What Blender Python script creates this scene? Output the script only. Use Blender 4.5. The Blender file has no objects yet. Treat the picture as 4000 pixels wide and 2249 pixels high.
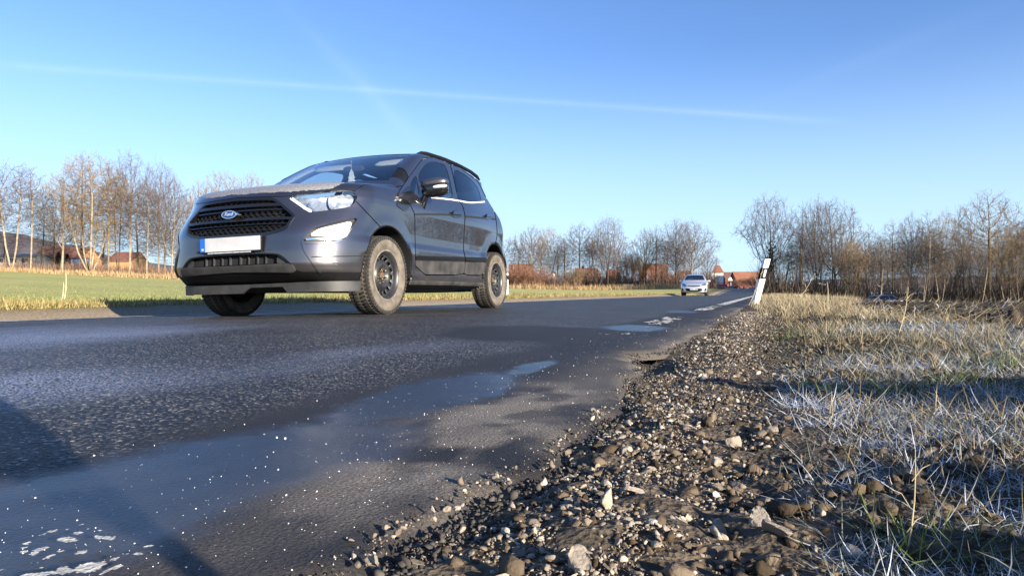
import bpy, bmesh, math, random
import numpy as np
from mathutils import Vector, Matrix
rad = math.radians
SC = bpy.context.scene
COL = SC.collection
random.seed(7)
RNG = np.random.default_rng(7)

# ------------------------------------------------------------------ camera
CAM_H = 0.22
YAW = rad(20.2)
FPX, HORY = 2700.0, 1142.0            # focal length and horizon in pixels of the 4000 x 2249 photograph
cam_d = bpy.data.cameras.new("camera")
cam = bpy.data.objects.new("camera", cam_d)
COL.objects.link(cam)
cam.location = (0, 0, CAM_H)
cam.rotation_euler = (rad(90) + math.atan((HORY - 1124.5) / FPX), 0, YAW)
cam_d.sensor_fit = 'HORIZONTAL'
cam_d.sensor_width = 36.0
cam_d.lens = 36.0 * FPX / 4000.0
cam_d.clip_start = 0.02
cam_d.clip_end = 6000
SC.camera = cam

# ------------------------------------------------------------------ light, sky, exposure
SUN_EL = rad(13.5)
SUN_DIR = Vector((0.895, -0.446, 0)).normalized()          # horizontal direction towards the sun
SUN_VEC = Vector((SUN_DIR.x * math.cos(SUN_EL), SUN_DIR.y * math.cos(SUN_EL), math.sin(SUN_EL)))
sun_d = bpy.data.lights.new("sun", 'SUN')
sun_d.energy = 5.0
sun_d.angle = rad(0.5)
sun_d.color = (1.0, 0.885, 0.72)
sun = bpy.data.objects.new("sun", sun_d)
COL.objects.link(sun)
sun.rotation_euler = SUN_VEC.to_track_quat('Z', 'Y').to_euler()

world = bpy.data.worlds.new("World")
SC.world = world
world.use_nodes = True
wn, wl = world.node_tree.nodes, world.node_tree.links
wn.clear()
w_out = wn.new('ShaderNodeOutputWorld')
w_bg = wn.new('ShaderNodeBackground')
sky = wn.new('ShaderNodeTexSky')
sky.sky_type = 'NISHITA'
sky.sun_disc = False
sky.sun_elevation = SUN_EL
sky.sun_rotation = math.atan2(SUN_VEC.x, SUN_VEC.y)
sky.altitude = 200
sky.air_density = 1.0
sky.dust_density = 0.3
sky.ozone_density = 2.2
w_bg.inputs['Strength'].default_value = 0.074
w_tint = wn.new('ShaderNodeHueSaturation')
w_tint.inputs['Saturation'].default_value = 1.02
wl.new(sky.outputs[0], w_tint.inputs['Color'])
# the camera's cold white balance on the whole sky, and the pale winter haze low over the horizon
w_wb = wn.new('ShaderNodeMix'); w_wb.data_type = 'RGBA'; w_wb.blend_type = 'MULTIPLY'; w_wb.inputs['Factor'].default_value = 1.0
w_wb.inputs['B'].default_value = (.86, 1.0, 1.34, 1)
wl.new(w_tint.outputs['Color'], w_wb.inputs['A'])
w_tc = wn.new('ShaderNodeTexCoord'); w_sep = wn.new('ShaderNodeSeparateXYZ'); wl.new(w_tc.outputs['Generated'], w_sep.inputs[0])
w_low = wn.new('ShaderNodeMapRange'); w_low.interpolation_type = 'SMOOTHSTEP'
w_low.inputs['From Min'].default_value = -.02; w_low.inputs['From Max'].default_value = .34; w_low.inputs['To Min'].default_value = .88; w_low.inputs['To Max'].default_value = 0.0
wl.new(w_sep.outputs['Z'], w_low.inputs['Value'])
w_hz = wn.new('ShaderNodeMix'); w_hz.data_type = 'RGBA'; w_hz.inputs['B'].default_value = (3.6, 5.0, 6.5, 1)
wl.new(w_low.outputs[0], w_hz.inputs['Factor']); wl.new(w_wb.outputs['Result'], w_hz.inputs['A'])
W_SKY = w_hz.outputs['Result']
SC.view_settings.view_transform = 'Standard'
SC.view_settings.look = 'None'
SC.view_settings.exposure = 1.42
SC.view_settings.gamma = 1.0
SC.render.film_transparent = False
SC.cycles.max_bounces = 6
SC.cycles.transparent_max_bounces = 12
SC.cycles.use_denoising = True
SC.cycles.caustics_reflective = False
SC.cycles.caustics_refractive = False

# faint, thin high contrails: bands around great circles of the sky, broken up by noise
def w_math(op, a, b=None, clamp=False):
    n = wn.new('ShaderNodeMath'); n.operation = op; n.use_clamp = clamp
    for i, v in enumerate((a, b)):
        if v is None: continue
        if isinstance(v, (int, float)): n.inputs[i].default_value = v
        else: wl.new(v, n.inputs[i])
    return n.outputs[0]
def px_dir(x, y):
    f = Vector((-math.sin(YAW), math.cos(YAW), 0)); r = Vector((math.cos(YAW), math.sin(YAW), 0))
    return (f + r * ((x - 2000) / FPX) - Vector((0, 0, 1)) * ((y - HORY) / FPX)).normalized()
w_geo = wn.new('ShaderNodeTexCoord')
w_noise = wn.new('ShaderNodeTexNoise'); w_noise.inputs['Scale'].default_value = 7; w_noise.inputs['Detail'].default_value = 5
wl.new(w_geo.outputs['Generated'], w_noise.inputs['Vector'])
w_fac = None
for (p, q, width, amp, fade) in (((0, 255), (3250, 472), 0.0040, 0.065, 1.0), ((1150, 60), (1640, 570), 0.012, 0.12, 1.0),
                                 ((2960, 400), (3900, 30), 0.010, 0.04, 1.0), ((820, 500), (1160, 540), 0.003, 0.05, 1.0)):
    a, b = px_dir(*p), px_dir(*q)
    nrm = a.cross(b).normalized()
    mid = (a + b).normalized()
    half = math.cos(math.acos(max(-1, min(1, a.dot(b)))) / 2 * 1.04)
    d = wn.new('ShaderNodeVectorMath'); d.operation = 'DOT_PRODUCT'; d.inputs[1].default_value = nrm
    wl.new(w_geo.outputs['Generated'], d.inputs[0])
    d2 = wn.new('ShaderNodeVectorMath'); d2.operation = 'DOT_PRODUCT'; d2.inputs[1].default_value = mid
    wl.new(w_geo.outputs['Generated'], d2.inputs[0])
    ends = wn.new('ShaderNodeMapRange'); ends.interpolation_type = 'SMOOTHSTEP'
    ends.inputs['From Min'].default_value = half - 0.012; ends.inputs['From Max'].default_value = half + 0.04
    wl.new(d2.outputs['Value'], ends.inputs['Value'])
    off = w_math('ABSOLUTE', w_math('ADD', d.outputs['Value'], w_math('MULTIPLY', w_math('SUBTRACT', w_noise.outputs['Fac'], 0.5), width * 0.9)))
    g = w_math('EXPONENT', w_math('MULTIPLY', w_math('POWER', w_math('DIVIDE', off, width), 1.6), -1.0))
    g = w_math('MULTIPLY', g, w_math('MULTIPLY', w_math('MULTIPLY_ADD' if False else 'MULTIPLY', w_noise.outputs['Fac'], 2 * amp), ends.outputs[0]))
    w_fac = g if w_fac is None else w_math('ADD', w_fac, g)
w_mix = wn.new('ShaderNodeMix'); w_mix.data_type = 'RGBA'
wl.new(w_fac, w_mix.inputs['Factor'])
wl.new(W_SKY, w_mix.inputs['A'])
w_mix.inputs['B'].default_value = (7.4, 8.0, 8.6, 1)
wl.new(w_mix.outputs['Result'], w_bg.inputs['Color'])
wl.new(w_bg.outputs[0], w_out.inputs['Surface'])

# ------------------------------------------------------------------ helpers: materials
def new_mat(name):
    m = bpy.data.materials.new(name); m.use_nodes = True
    return m, m.node_tree.nodes, m.node_tree.links, m.node_tree.nodes['Principled BSDF']
def mat(name, col, rough=0.6, metal=0.0, spec=0.5, coat=0.0, coat_rough=0.03, noise=0.0, nscale=20.0, bump=0.0, bscale=60.0, emis=None):
    m, n, l, p = new_mat(name)
    p.inputs['Base Color'].default_value = (*col, 1); p.inputs['Roughness'].default_value = rough
    p.inputs['Metallic'].default_value = metal; p.inputs['Specular IOR Level'].default_value = spec
    p.inputs['Coat Weight'].default_value = coat; p.inputs['Coat Roughness'].default_value = coat_rough
    if noise or bump:
        tc = n.new('ShaderNodeTexCoord')
    if noise:
        t = n.new('ShaderNodeTexNoise'); t.inputs['Scale'].default_value = nscale; t.inputs['Detail'].default_value = 5
        l.new(tc.outputs['Object'], t.inputs['Vector'])
        r = n.new('ShaderNodeMapRange'); r.inputs['From Min'].default_value = 0.3; r.inputs['From Max'].default_value = 0.7
        r.inputs['To Min'].default_value = 1 - noise; r.inputs['To Max'].default_value = 1 + noise
        l.new(t.outputs['Fac'], r.inputs['Value'])
        x = n.new('ShaderNodeVectorMath'); x.operation = 'SCALE'; x.inputs[0].default_value = col
        l.new(r.outputs[0], x.inputs['Scale']); l.new(x.outputs[0], p.inputs['Base Color'])
    if bump:
        t = n.new('ShaderNodeTexNoise'); t.inputs['Scale'].default_value = bscale; t.inputs['Detail'].default_value = 4
        l.new(tc.outputs['Object'], t.inputs['Vector'])
        b = n.new('ShaderNodeBump'); b.inputs['Strength'].default_value = bump; b.inputs['Distance'].default_value = 0.02
        l.new(t.outputs['Fac'], b.inputs['Height']); l.new(b.outputs[0], p.inputs['Normal'])
    if emis:
        p.inputs['Emission Color'].default_value = (*emis[0], 1); p.inputs['Emission Strength'].default_value = emis[1]
    return m
def var_mat(name, cols, rough=0.85, spec=0.2, attr=None):
    """colour ramp driven by the per-vertex attribute 'tone' (a property of each blade / twig / stone)"""
    m, n, l, p = new_mat(name)
    a = n.new('ShaderNodeAttribute'); a.attribute_name = 'tone'
    r = n.new('ShaderNodeValToRGB'); e = r.color_ramp.elements
    while len(e) < len(cols): e.new(0.5)
    for i, c in enumerate(cols):
        e[i].position = i / (len(cols) - 1); e[i].color = (*c, 1)
    l.new(a.outputs['Fac'], r.inputs['Fac']); l.new(r.outputs['Color'], p.inputs['Base Color'])
    p.inputs['Roughness'].default_value = rough; p.inputs['Specular IOR Level'].default_value = spec
    return m

# ------------------------------------------------------------------ helpers: objects
def tag(o, label=None, cat=None, group=None, kind=None):
    if label: o['label'] = label
    if cat: o['category'] = cat
    if group: o['group'] = group
    if kind: o['kind'] = kind
    return o
def empty(name, loc=(0, 0, 0), rot=(0, 0, 0), label=None, cat=None, group=None, scale=1.0):
    o = bpy.data.objects.new(name, None); COL.objects.link(o)
    o.location = loc; o.rotation_euler = rot; o.scale = (scale,) * 3; o.empty_display_size = 0.2
    return tag(o, label, cat, group)
def mesh_obj(name, V, F, m, parent=None, smooth=False, normals=None, tone=None, fmat=None):
    """V (n,3) array, F list of faces or (k,3)/(k,4) array"""
    me = bpy.data.meshes.new(name)
    V = np.asarray(V, dtype=np.float64)
    if isinstance(F, np.ndarray):
        k = F.shape[1]; nf = len(F)
        me.vertices.add(len(V)); me.vertices.foreach_set('co', V.astype(np.float32).ravel())
        me.loops.add(nf * k); me.loops.foreach_set('vertex_index', F.astype(np.int32).ravel())
        me.polygons.add(nf); me.polygons.foreach_set('loop_start', np.arange(0, nf * k, k, dtype=np.int32))
        me.update(calc_edges=True); me.validate()
    else:
        me.from_pydata(V.tolist(), [], F); me.update()
    for mm in (m if isinstance(m, (list, tuple)) else [m]): me.materials.append(mm)
    if fmat is not None: me.polygons.foreach_set('material_index', np.asarray(fmat, dtype=np.int32))
    if smooth: me.polygons.foreach_set('use_smooth', np.ones(len(me.polygons), dtype=bool))
    if normals is not None:
        me.normals_split_custom_set_from_vertices([tuple(v) for v in np.asarray(normals)])
    if tone is not None:
        a = me.attributes.new('tone', 'FLOAT', 'POINT'); a.data.foreach_set('value', np.asarray(tone, dtype=np.float32))
    o = bpy.data.objects.new(name, me); COL.objects.link(o)
    if parent is not None: o.parent = parent
    return o
class MB:
    """collects boxes, bars, tubes and lathes into one mesh"""
    def __init__(s): s.V = []; s.F = []
    def add(s, V, F):
        b = len(s.V); s.V += [tuple(v) for v in V]; s.F += [tuple(i + b for i in f) for f in F]; return s
    def box(s, c, d, rz=0.0, taper=1.0, rot=None):
        x, y, z = d[0] / 2, d[1] / 2, d[2] / 2
        P = [(-x, -y, -z), (x, -y, -z), (x, y, -z), (-x, y, -z), (-x * taper, -y * taper, z), (x * taper, -y * taper, z), (x * taper, y * taper, z), (-x * taper, y * taper, z)]
        M = Matrix.Rotation(rz, 3, 'Z') if rot is None else rot
        P = [M @ Vector(p) + Vector(c) for p in P]
        return s.add(P, [(3, 2, 1, 0), (4, 5, 6, 7), (0, 1, 5, 4), (1, 2, 6, 5), (2, 3, 7, 6), (3, 0, 4, 7)])
    def tube(s, pts, r, n=8, cap=True):
        pts = [Vector(p) for p in pts]; rs = r if isinstance(r, (list, tuple)) else [r] * len(pts)
        V = []; up = None
        for i, p in enumerate(pts):
            t = (pts[min(i + 1, len(pts) - 1)] - pts[max(i - 1, 0)]).normalized()
            if up is None: up = Vector((0, 0, 1)) if abs(t.z) < 0.9 else Vector((1, 0, 0))
            u = t.cross(up).normalized(); w = u.cross(t).normalized(); up = w
            for k in range(n):
                a = 2 * math.pi * k / n; V.append(p + (u * math.cos(a) + w * math.sin(a)) * rs[i])
        F = []
        for i in range(len(pts) - 1):
            for k in range(n):
                F.append((i * n + k, i * n + (k + 1) % n, (i + 1) * n + (k + 1) % n, (i + 1) * n + k))
        if cap: F += [tuple(range(n))[::-1], tuple(range((len(pts) - 1) * n, len(pts) * n))]
        return s.add(V, F)
    def lathe(s, prof, n=48, axis='X', c=(0, 0, 0), close=False):
        """prof: (axial, radius) points"""
        V = []
        for a, r in prof:
            for k in range(n):
                t = 2 * math.pi * k / n; u, w = r * math.cos(t), r * math.sin(t)
                V.append(((a, u, w) if axis == 'X' else (u, w, a) if axis == 'Z' else (u, a, w)))
        V = [Vector(v) + Vector(c) for v in V]; F = []
        m = len(prof)
        for i in range(m if close else m - 1):
            j = (i + 1) % m
            for k in range(n): F.append((i * n + k, i * n + (k + 1) % n, j * n + (k + 1) % n, j * n + k))
        return s.add(V, F)
    def prism(s, poly, z0, z1):
        n = len(poly); V = [(x, y, z0) for x, y in poly] + [(x, y, z1) for x, y in poly]
        return s.add(V, [tuple(range(n))[::-1], tuple(range(n, 2 * n))] + [(i, (i + 1) % n, n + (i + 1) % n, n + i) for i in range(n)])
    def build(s, name, m, parent=None, smooth=False, angle=None, loc=None):
        V = np.array(s.V, dtype=float)
        o = mesh_obj(name, V, s.F, m, parent, smooth)
        bm = bmesh.new(); bm.from_mesh(o.data); bmesh.ops.recalc_face_normals(bm, faces=bm.faces); bm.to_mesh(o.data); bm.free()
        if smooth: o.data.set_sharp_from_angle(angle=rad(angle or 40))
        if loc is not None: o.location = loc
        return o
def copy_tree(o, parent=None):
    c = o.copy(); COL.objects.link(c)
    if parent is not None: c.parent = parent
    for ch in o.children: copy_tree(ch, c)
    return c
def sstep(a, b, x):
    t = np.clip((x - a) / (b - a), 0, 1); return t * t * (3 - 2 * t)
def vnoise(x, y, seed=0):
    """smooth 2-D value noise in about -1..1"""
    xi, yi = np.floor(x).astype(np.int64), np.floor(y).astype(np.int64); fx, fy = x - xi, y - yi
    fx = fx * fx * (3 - 2 * fx); fy = fy * fy * (3 - 2 * fy)
    def h(a, b):
        n = (a * 374761393 + b * 668265263 + seed * 1274126177) & 0xFFFFFFFF
        n = ((n ^ (n >> 13)) * 1274126177) & 0xFFFFFFFF
        n = n ^ (n >> 16)
        return (n & 0xFFFF) / 32767.5 - 1
    return (h(xi, yi) * (1 - fx) + h(xi + 1, yi) * fx) * (1 - fy) + (h(xi, yi + 1) * (1 - fx) + h(xi + 1, yi + 1) * fx) * fy
def fbm(x, y, octv=4, seed=0, gain=0.5):
    a, s, r = 1.0, 0, 0
    for i in range(octv):
        s = s + a * vnoise(x * 2 ** i, y * 2 ** i, seed + i); r += a; a *= gain
    return s / r
def tab(pts):
    a = np.array(pts, dtype=float)
    xs = np.linspace(a[0, 0], a[-1, 0], 600)
    ys = np.interp(xs, a[:, 0], a[:, 1])
    w = 13; k = np.hanning(w + 2)[1:-1]; k /= k.sum()
    yp = np.concatenate([ys[0] + (np.arange(-w, 0)) * (ys[1] - ys[0]), ys, ys[-1] + (np.arange(1, w + 1)) * (ys[-1] - ys[-2])])
    ys = np.convolve(yp, k, 'same')[w:-w]
    return lambda x: np.interp(x, xs, ys)
F_AX = Vector((-math.sin(YAW), math.cos(YAW), 0)); R_AX = Vector((math.cos(YAW), math.sin(YAW), 0))
def at(px, depth, z=0.0):
    """point on the ground plan that stands 'depth' metres ahead, at photo column px"""
    p = F_AX * depth + R_AX * ((px - 2000) / FPX * depth); return Vector((p.x, p.y, z))
def zpx(y, depth):
    return CAM_H - (y - HORY) / FPX * depth
# ================================================================== the lie of the land
zl_ = [(-300, 0), (45, 0), (55, -.02), (72, -.22), (85, -.10), (105, .40), (130, .88), (150, 1.0), (220, 1.1), (900, 1.4)]
def zlong(Y):
    a = np.array(zl_); return np.interp(Y, a[:, 0], a[:, 1])
crown = tab([(-9, -.012), (-6, -.012), (-5.4, .0), (-4.6, .006), (-3.8, .021), (-3.07, .038), (-2.4, .042), (-1.5, .022), (-.7, .0), (0, -.018), (2, -.02)])
def terrain(X, Y):
    X = np.asarray(X, float); Y = np.asarray(Y, float)
    zr = zlong(Y)
    edge = crown(X)
    z = zr + edge
    # right of the road
    far = sstep(20, 75, Y)
    a = 15 * (1 - far) - 1 * far; b = 44 * (1 - far) + 19 * far
    drop = sstep(0, 1, (X - a) / (b - a))
    vd = np.maximum(0, -X * .3453 + Y * .9385 - 11)
    rise = -.02 + .036 * sstep(-.08, .7, X)
    slope = .022 * np.minimum(vd, 45) * sstep(1.0, 5.5, X)
    z = np.where(X > -.08, (zr + rise) * (1 - drop) - np.maximum(1.55 * drop, slope * (1 - drop * .5)), z)
    # added earth ridge, out of view on the right, shaped to shade the near verge
    z = z + .23 * np.exp(-((X - 1.3) / .26) ** 2) * sstep(-2.2, -1.2, Y) * sstep(2.4, 1.2, Y) * (1 + .3 * np.sin(Y * 6.1) + .2 * np.sin(Y * 17))
    z = z + np.where(X > 1.0, .028 * fbm(X * 1.6, Y * 1.6, 3, 3) * sstep(1.0, 1.6, X) * (1 - sstep(18, 40, X)), 0)
    # left of the road: verge, shallow trough, then a field that rises away from the road
    l = sstep(-6.0, -9.0, X)
    Xc = np.maximum(X, -150)
    zf = .00021 * Xc * Xc * sstep(10, 60, np.hypot(X, Y)) + .45 * sstep(-14, -45, X) * sstep(30, 110, Y - X * .6)
    z = np.where(X < -5.75, zr * sstep(-40, -8, X) - .02 + .10 * sstep(-5.85, -6.5, X) + l * zf, z)
    return z
def geo(a, r0, lim):
    out = [a]; s = r0
    return out
def axis(lo, hi, core_lo, core_hi, step, k, cap=25.0):
    xs = list(np.arange(core_lo, core_hi + 1e-9, step)); d = step
    while xs[-1] < hi: xs.append(xs[-1] + min(cap, max(step, (xs[-1] - core_hi) * k + step)))
    low = [core_lo]
    while low[-1] > lo: low.append(low[-1] - min(cap, max(step, (core_lo - low[-1]) * k + step)))
    return np.array(low[1:][::-1] + xs)
def grid_faces(ny, nx):
    i = np.arange(ny - 1)[:, None] * nx + np.arange(nx - 1)[None]
    return np.stack([i, i + 1, i + nx + 1, i + nx], -1).reshape(-1, 4)
GX = axis(-520, 620, -.9, 2.6, .022, .045)
ys = [.25]
while ys[-1] < 900: ys.append(ys[-1] + min(25, max(.012, ys[-1] * .018)))
GY = np.array([-60, -30, -12, -6, -3, -1.5, -.7, -.3, -.1, .05, .15] + ys)
XX, YY = np.meshgrid(GX, GY)
ZZ = terrain(XX, YY)
road_edge = lambda Y: -.285 - .05 * sstep(1.2, 2.2, Y) + .07 * fbm(Y * 2.1, Y * 0 + 1.5, 3, 21) + .045 * fbm(Y * 8, Y * 0 + 4.2, 3, 33) + .016 * fbm(Y * 34, Y * 0 + 2.2, 2, 35) - .13 * np.exp(-((Y - 2.5) / .26) ** 2) * (1 + .5 * fbm(Y * 14, Y * 0, 2, 36)) - .05 * np.exp(-((Y - 6.2) / .5) ** 2)
under = (XX < road_edge(YY) - .03) & (XX > -5.68)
near = np.exp(-(np.hypot(XX, YY) / 9) ** 2)
ZZ = ZZ + near * np.where((XX > -.5) & (XX < .35), .014 * fbm(XX * 9, YY * 9, 3, 11) + .010 * fbm(XX * 30, YY * 30, 2, 12), 0)
ZZ = ZZ + near * np.where(XX > -.1, .018 * fbm(XX * 7, YY * 7, 4, 14), 0) * sstep(-.1, .2, XX)
ZZ = ZZ - .028 * sstep(-.12, -.40, XX) * (XX < -.1) * (XX > -2)
ZZ = ZZ - .045 * np.exp(-((XX + .42) / .10) ** 2 - ((YY - 2.45) / .30) ** 2) - .03 * np.exp(-((XX + .38) / .07) ** 2 - ((YY - 6.2) / .35) ** 2)
ZZ = np.where(under, ZZ - .09, ZZ)
def plough(X, Y):
    """furrow slices and clods of the ploughed strip"""
    u = X * .9385 + Y * .3453; v = -X * .3453 + Y * .9385
    k = sstep(1.15, 1.7, X) * (1 - sstep(30, 45, X)) * (1 - sstep(34, 48, Y))
    return k * (.035 * np.sin(v * 5.2 + 1.2 * fbm(u * .5, v * .5, 2, 5)) + .05 * fbm(u * 2.2, v * 4.0, 4, 8) + .02 * fbm(u * 9, v * 9, 2, 10))
ZZ = ZZ + plough(XX, YY)
# what grows or lies where, as colours of the ground itself
def mixc(c, d, t): return c * (1 - t[..., None]) + np.array(d) * t[..., None]
Cc = np.zeros(XX.shape + (3,)) + np.array((.105, .082, .058))
n1 = fbm(XX * 1.3, YY * 1.3, 4, 40); n2 = fbm(XX * .05, YY * .05, 3, 41)
Cc = mixc(Cc, (.055, .047, .03), sstep(.02, .22, XX + .05 * n1))                              # verge soil
Cc = mixc(Cc, (.045, .034, .024), sstep(1.1, 1.6, XX + .3 * n1))                              # ploughed earth
Cc = mixc(Cc, (.17, .14, .07), sstep(24, 34, YY + 6 * n1) * sstep(.2, 1.0, XX))               # grass bank
Cc = mixc(Cc, (.10, .13, .035), sstep(40, 60, YY + 10 * n1) * sstep(1, 4, XX) * .6)
Cc = mixc(Cc, (.12, .085, .055), sstep(70, 100, XX + YY * .3))                                # woodland floor
Cc = mixc(Cc, (.27, .215, .15), sstep(-5.3, -5.7, XX)); Cc = mixc(Cc, (.19, .155, .07), sstep(-6.2, -6.7, XX + .3 * n1))                               # far verge
stripe = .5 + .5 * np.sin((XX * .35 + YY * .94) * .9 + 3 * n2)
fg = sstep(-7.3, -8.6, XX + .5 * n1)
Cc = mixc(Cc, (.42, .39, .145), fg); Cc = mixc(Cc, (.31, .325, .11), fg * np.clip(.55 * stripe + .5 * n2, 0, 1))
Cc = mixc(Cc, (.13, .10, .075), sstep(127, 131, -XX * .3453 + YY * .9385) * sstep(2, -4, XX))   # earth under the trees and the slopes behind
# ---------------------------------------------------------------- materials of the ground
M_GROUND, n, l, p = new_mat('earth_and_field')
a = n.new('ShaderNodeAttribute'); a.attribute_name = 'soil'
tc = n.new('ShaderNodeTexCoord')
t1 = n.new('ShaderNodeTexNoise'); t1.inputs['Scale'].default_value = 55; t1.inputs['Detail'].default_value = 7; l.new(tc.outputs['Object'], t1.inputs['Vector'])
t2 = n.new('ShaderNodeTexVoronoi'); t2.inputs['Scale'].default_value = 130; l.new(tc.outputs['Object'], t2.inputs['Vector'])
r1 = n.new('ShaderNodeMapRange'); r1.inputs['From Min'].default_value = .3; r1.inputs['From Max'].default_value = .7; r1.inputs['To Min'].default_value = .55; r1.inputs['To Max'].default_value = 1.5
l.new(t1.outputs['Fac'], r1.inputs['Value'])
v = n.new('ShaderNodeVectorMath'); v.operation = 'SCALE'; l.new(a.outputs['Color'], v.inputs[0]); l.new(r1.outputs[0], v.inputs['Scale']); l.new(v.outputs[0], p.inputs['Base Color'])
b1 = n.new('ShaderNodeBump'); b1.inputs['Strength'].default_value = .8; b1.inputs['Distance'].default_value = .012; l.new(t1.outputs['Fac'], b1.inputs['Height'])
b2 = n.new('ShaderNodeBump'); b2.inputs['Strength'].default_value = .5; b2.inputs['Distance'].default_value = .006; l.new(t2.outputs['Distance'], b2.inputs['Height']); l.new(b1.outputs[0], b2.inputs['Normal'])
l.new(b2.outputs[0], p.inputs['Normal']); p.inputs['Roughness'].default_value = .95; p.inputs['Specular IOR Level'].default_value = .15
def color_attr(o, name, C):
    at_ = o.data.attributes.new(name, 'FLOAT_COLOR', 'POINT'); c = np.ones((len(o.data.vertices), 4), np.float32); c[:, :3] = C.reshape(-1, 3); at_.data.foreach_set('color', c.ravel())
def float_attr(o, name, A):
    at_ = o.data.attributes.new(name, 'FLOAT', 'POINT'); at_.data.foreach_set('value', np.asarray(A, np.float32).ravel())
ground = mesh_obj('ground', np.stack([XX, YY, ZZ], -1).reshape(-1, 3), grid_faces(*XX.shape), M_GROUND, None, True)
color_attr(ground, 'soil', Cc); tag(ground, kind='structure')
def gz(X, Y):
    """height of whatever one stands on at X, Y away from the road"""
    X = np.asarray(X, float); Y = np.asarray(Y, float)
    return terrain(X, Y) + plough(X, Y)

# ---------------------------------------------------------------- the road: one worn sheet with a ragged near edge
us = np.concatenate([np.linspace(0, .10, 8)[:-1], .10 + (5.42 - .10) * np.linspace(0, 1, 150) ** 1.9])
RY = np.array([-12, -5, -2, -.8, -.2, .1] + ys); RY = RY[RY < 240]
UU, RYY = np.meshgrid(us, RY)
EDGE = road_edge(RYY)
RX = EDGE - UU; RX = np.where(UU > 4.5, RX + (UU - 4.5) / .92 * (-5.75 - (EDGE - 5.42)), RX)
RZ = zlong(RYY) + crown(RX)
RZ = RZ - .035 * (1 - np.clip(UU / .055, 0, 1)) ** 2 + .004 * fbm(RX * 7, RYY * 7, 3, 51) * sstep(1.4, .2, UU)
RZ = RZ - .010 * np.exp(-((RX + .68) / .2) ** 2) * np.exp(-((RYY - 1.0) / .9) ** 2)
rn = fbm(RX * 3, RYY * 1.6, 4, 60); rn2 = fbm(RX * 14, RYY * 9, 3, 61); rn3 = fbm(RX * 1.1, RYY * .5, 3, 62)
smooth_ = sstep(-.98, -.80, RX + .10 * rn + .03 * rn2) 
smooth_ = np.maximum(smooth_, sstep(1.0, .75, np.hypot((RX + .95) / .75, (RYY - 3.4) / .75) + .25 * rn))
def blob(cx, cy, rx, ry, s=.35): return sstep(1.15, .55, np.hypot((RX - cx) / rx, (RYY - cy) / ry) + s * rn + .1 * rn2)
wet = np.maximum.reduce([blob(-.66, .75, .20, .60), blob(-.69, 1.40, .16, .70), blob(-.68, .45, .22, .3), blob(-.76, 4.3, .26, .46, .2), blob(-.88, 7.9, .22, .6) * .8, blob(-.66, 1.95, .07, .35)])
frost = sstep(.0, .5, rn3 + .55 * sstep(-.9, -2.2, RX) * sstep(3.2, .6, RYY) + .10) * sstep(-.95, -1.2, RX) * sstep(4.5, 1.5, RYY)
dust = np.maximum(np.exp(-((RX + .40) / .13) ** 2) * sstep(-.15, .5, rn + .3) * (RYY < 12) * .45, np.exp(-((RX + .44) / .13) ** 2) * np.exp(-((RYY - 1.15) / .5) ** 2) * 1.9 * sstep(-.5, .4, rn2))
dust = np.maximum(dust, sstep(-5.45, -5.7, RX))
M_ROAD, n, l, p = new_mat('worn_asphalt')
tc = n.new('ShaderNodeTexCoord')
def attr(nm):
    q = n.new('ShaderNodeAttribute'); q.attribute_name = nm; return q.outputs['Fac']
A_S, A_W, A_F, A_D = attr('smoothness'), attr('wetness'), attr('rime'), attr('dust')
nw = n.new('ShaderNodeTexNoise'); nw.inputs['Scale'].default_value = 16; nw.inputs['Detail'].default_value = 8; nw.inputs['Roughness'].default_value = .65; l.new(tc.outputs['Object'], nw.inputs['Vector'])
def mth(op, a_, b_=None, c_=None, cl=False):
    q = n.new('ShaderNodeMath'); q.operation = op; q.use_clamp = cl
    for i, val in enumerate((a_, b_, c_)):
        if val is None: continue
        if isinstance(val, (int, float)): q.inputs[i].default_value = val
        else: l.new(val, q.inputs[i])
    return q.outputs[0]
def mixcol(f, a_, b_):
    q = n.new('ShaderNodeMix'); q.data_type = 'RGBA'
    if isinstance(f, (int, float)): q.inputs['Factor'].default_value = f
    else: l.new(f, q.inputs['Factor'])
    for s_, val in (('A', a_), ('B', b_)):
        if isinstance(val, tuple): q.inputs[s_].default_value = (*val, 1)
        else: l.new(val, q.inputs[s_])
    return q.outputs['Result']
def mrange(v_, a_, b_, c_, d_):
    q = n.new('ShaderNodeMapRange'); q.inputs['From Min'].default_value = a_; q.inputs['From Max'].default_value = b_; q.inputs['To Min'].default_value = c_; q.inputs['To Max'].default_value = d_
    l.new(v_, q.inputs['Value']); return q.outputs[0]
vo = n.new('ShaderNodeTexVoronoi'); vo.inputs['Scale'].default_value = 185; l.new(tc.outputs['Object'], vo.inputs['Vector'])
A_W = mth('MULTIPLY_ADD', A_W, 1.9, mth('MULTIPLY', nw.outputs['Fac'], -1.5), cl=True)
A_W = mth('MULTIPLY', A_W, .9)
vo2 = n.new('ShaderNodeTexVoronoi'); vo2.inputs['Scale'].default_value = 48; l.new(tc.outputs['Object'], vo2.inputs['Vector'])
nf = n.new('ShaderNodeTexNoise'); nf.inputs['Scale'].default_value = 330; nf.inputs['Detail'].default_value = 6; l.new(tc.outputs['Object'], nf.inputs['Vector'])
nb = n.new('ShaderNodeTexNoise'); nb.inputs['Scale'].default_value = 1.6; nb.inputs['Detail'].default_value = 6; l.new(tc.outputs['Object'], nb.inputs['Vector'])
cs = n.new('ShaderNodeSeparateColor'); l.new(vo.outputs['Color'], cs.inputs[0])
chip = mrange(cs.outputs['Red'], .62, 1.0, 0, 1)
base = mixcol(chip, (.012, .012, .015), (.115, .113, .110))
base = mixcol(mth('GREATER_THAN', cs.outputs['Green'], .93), base, (.27, .25, .22))
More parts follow.
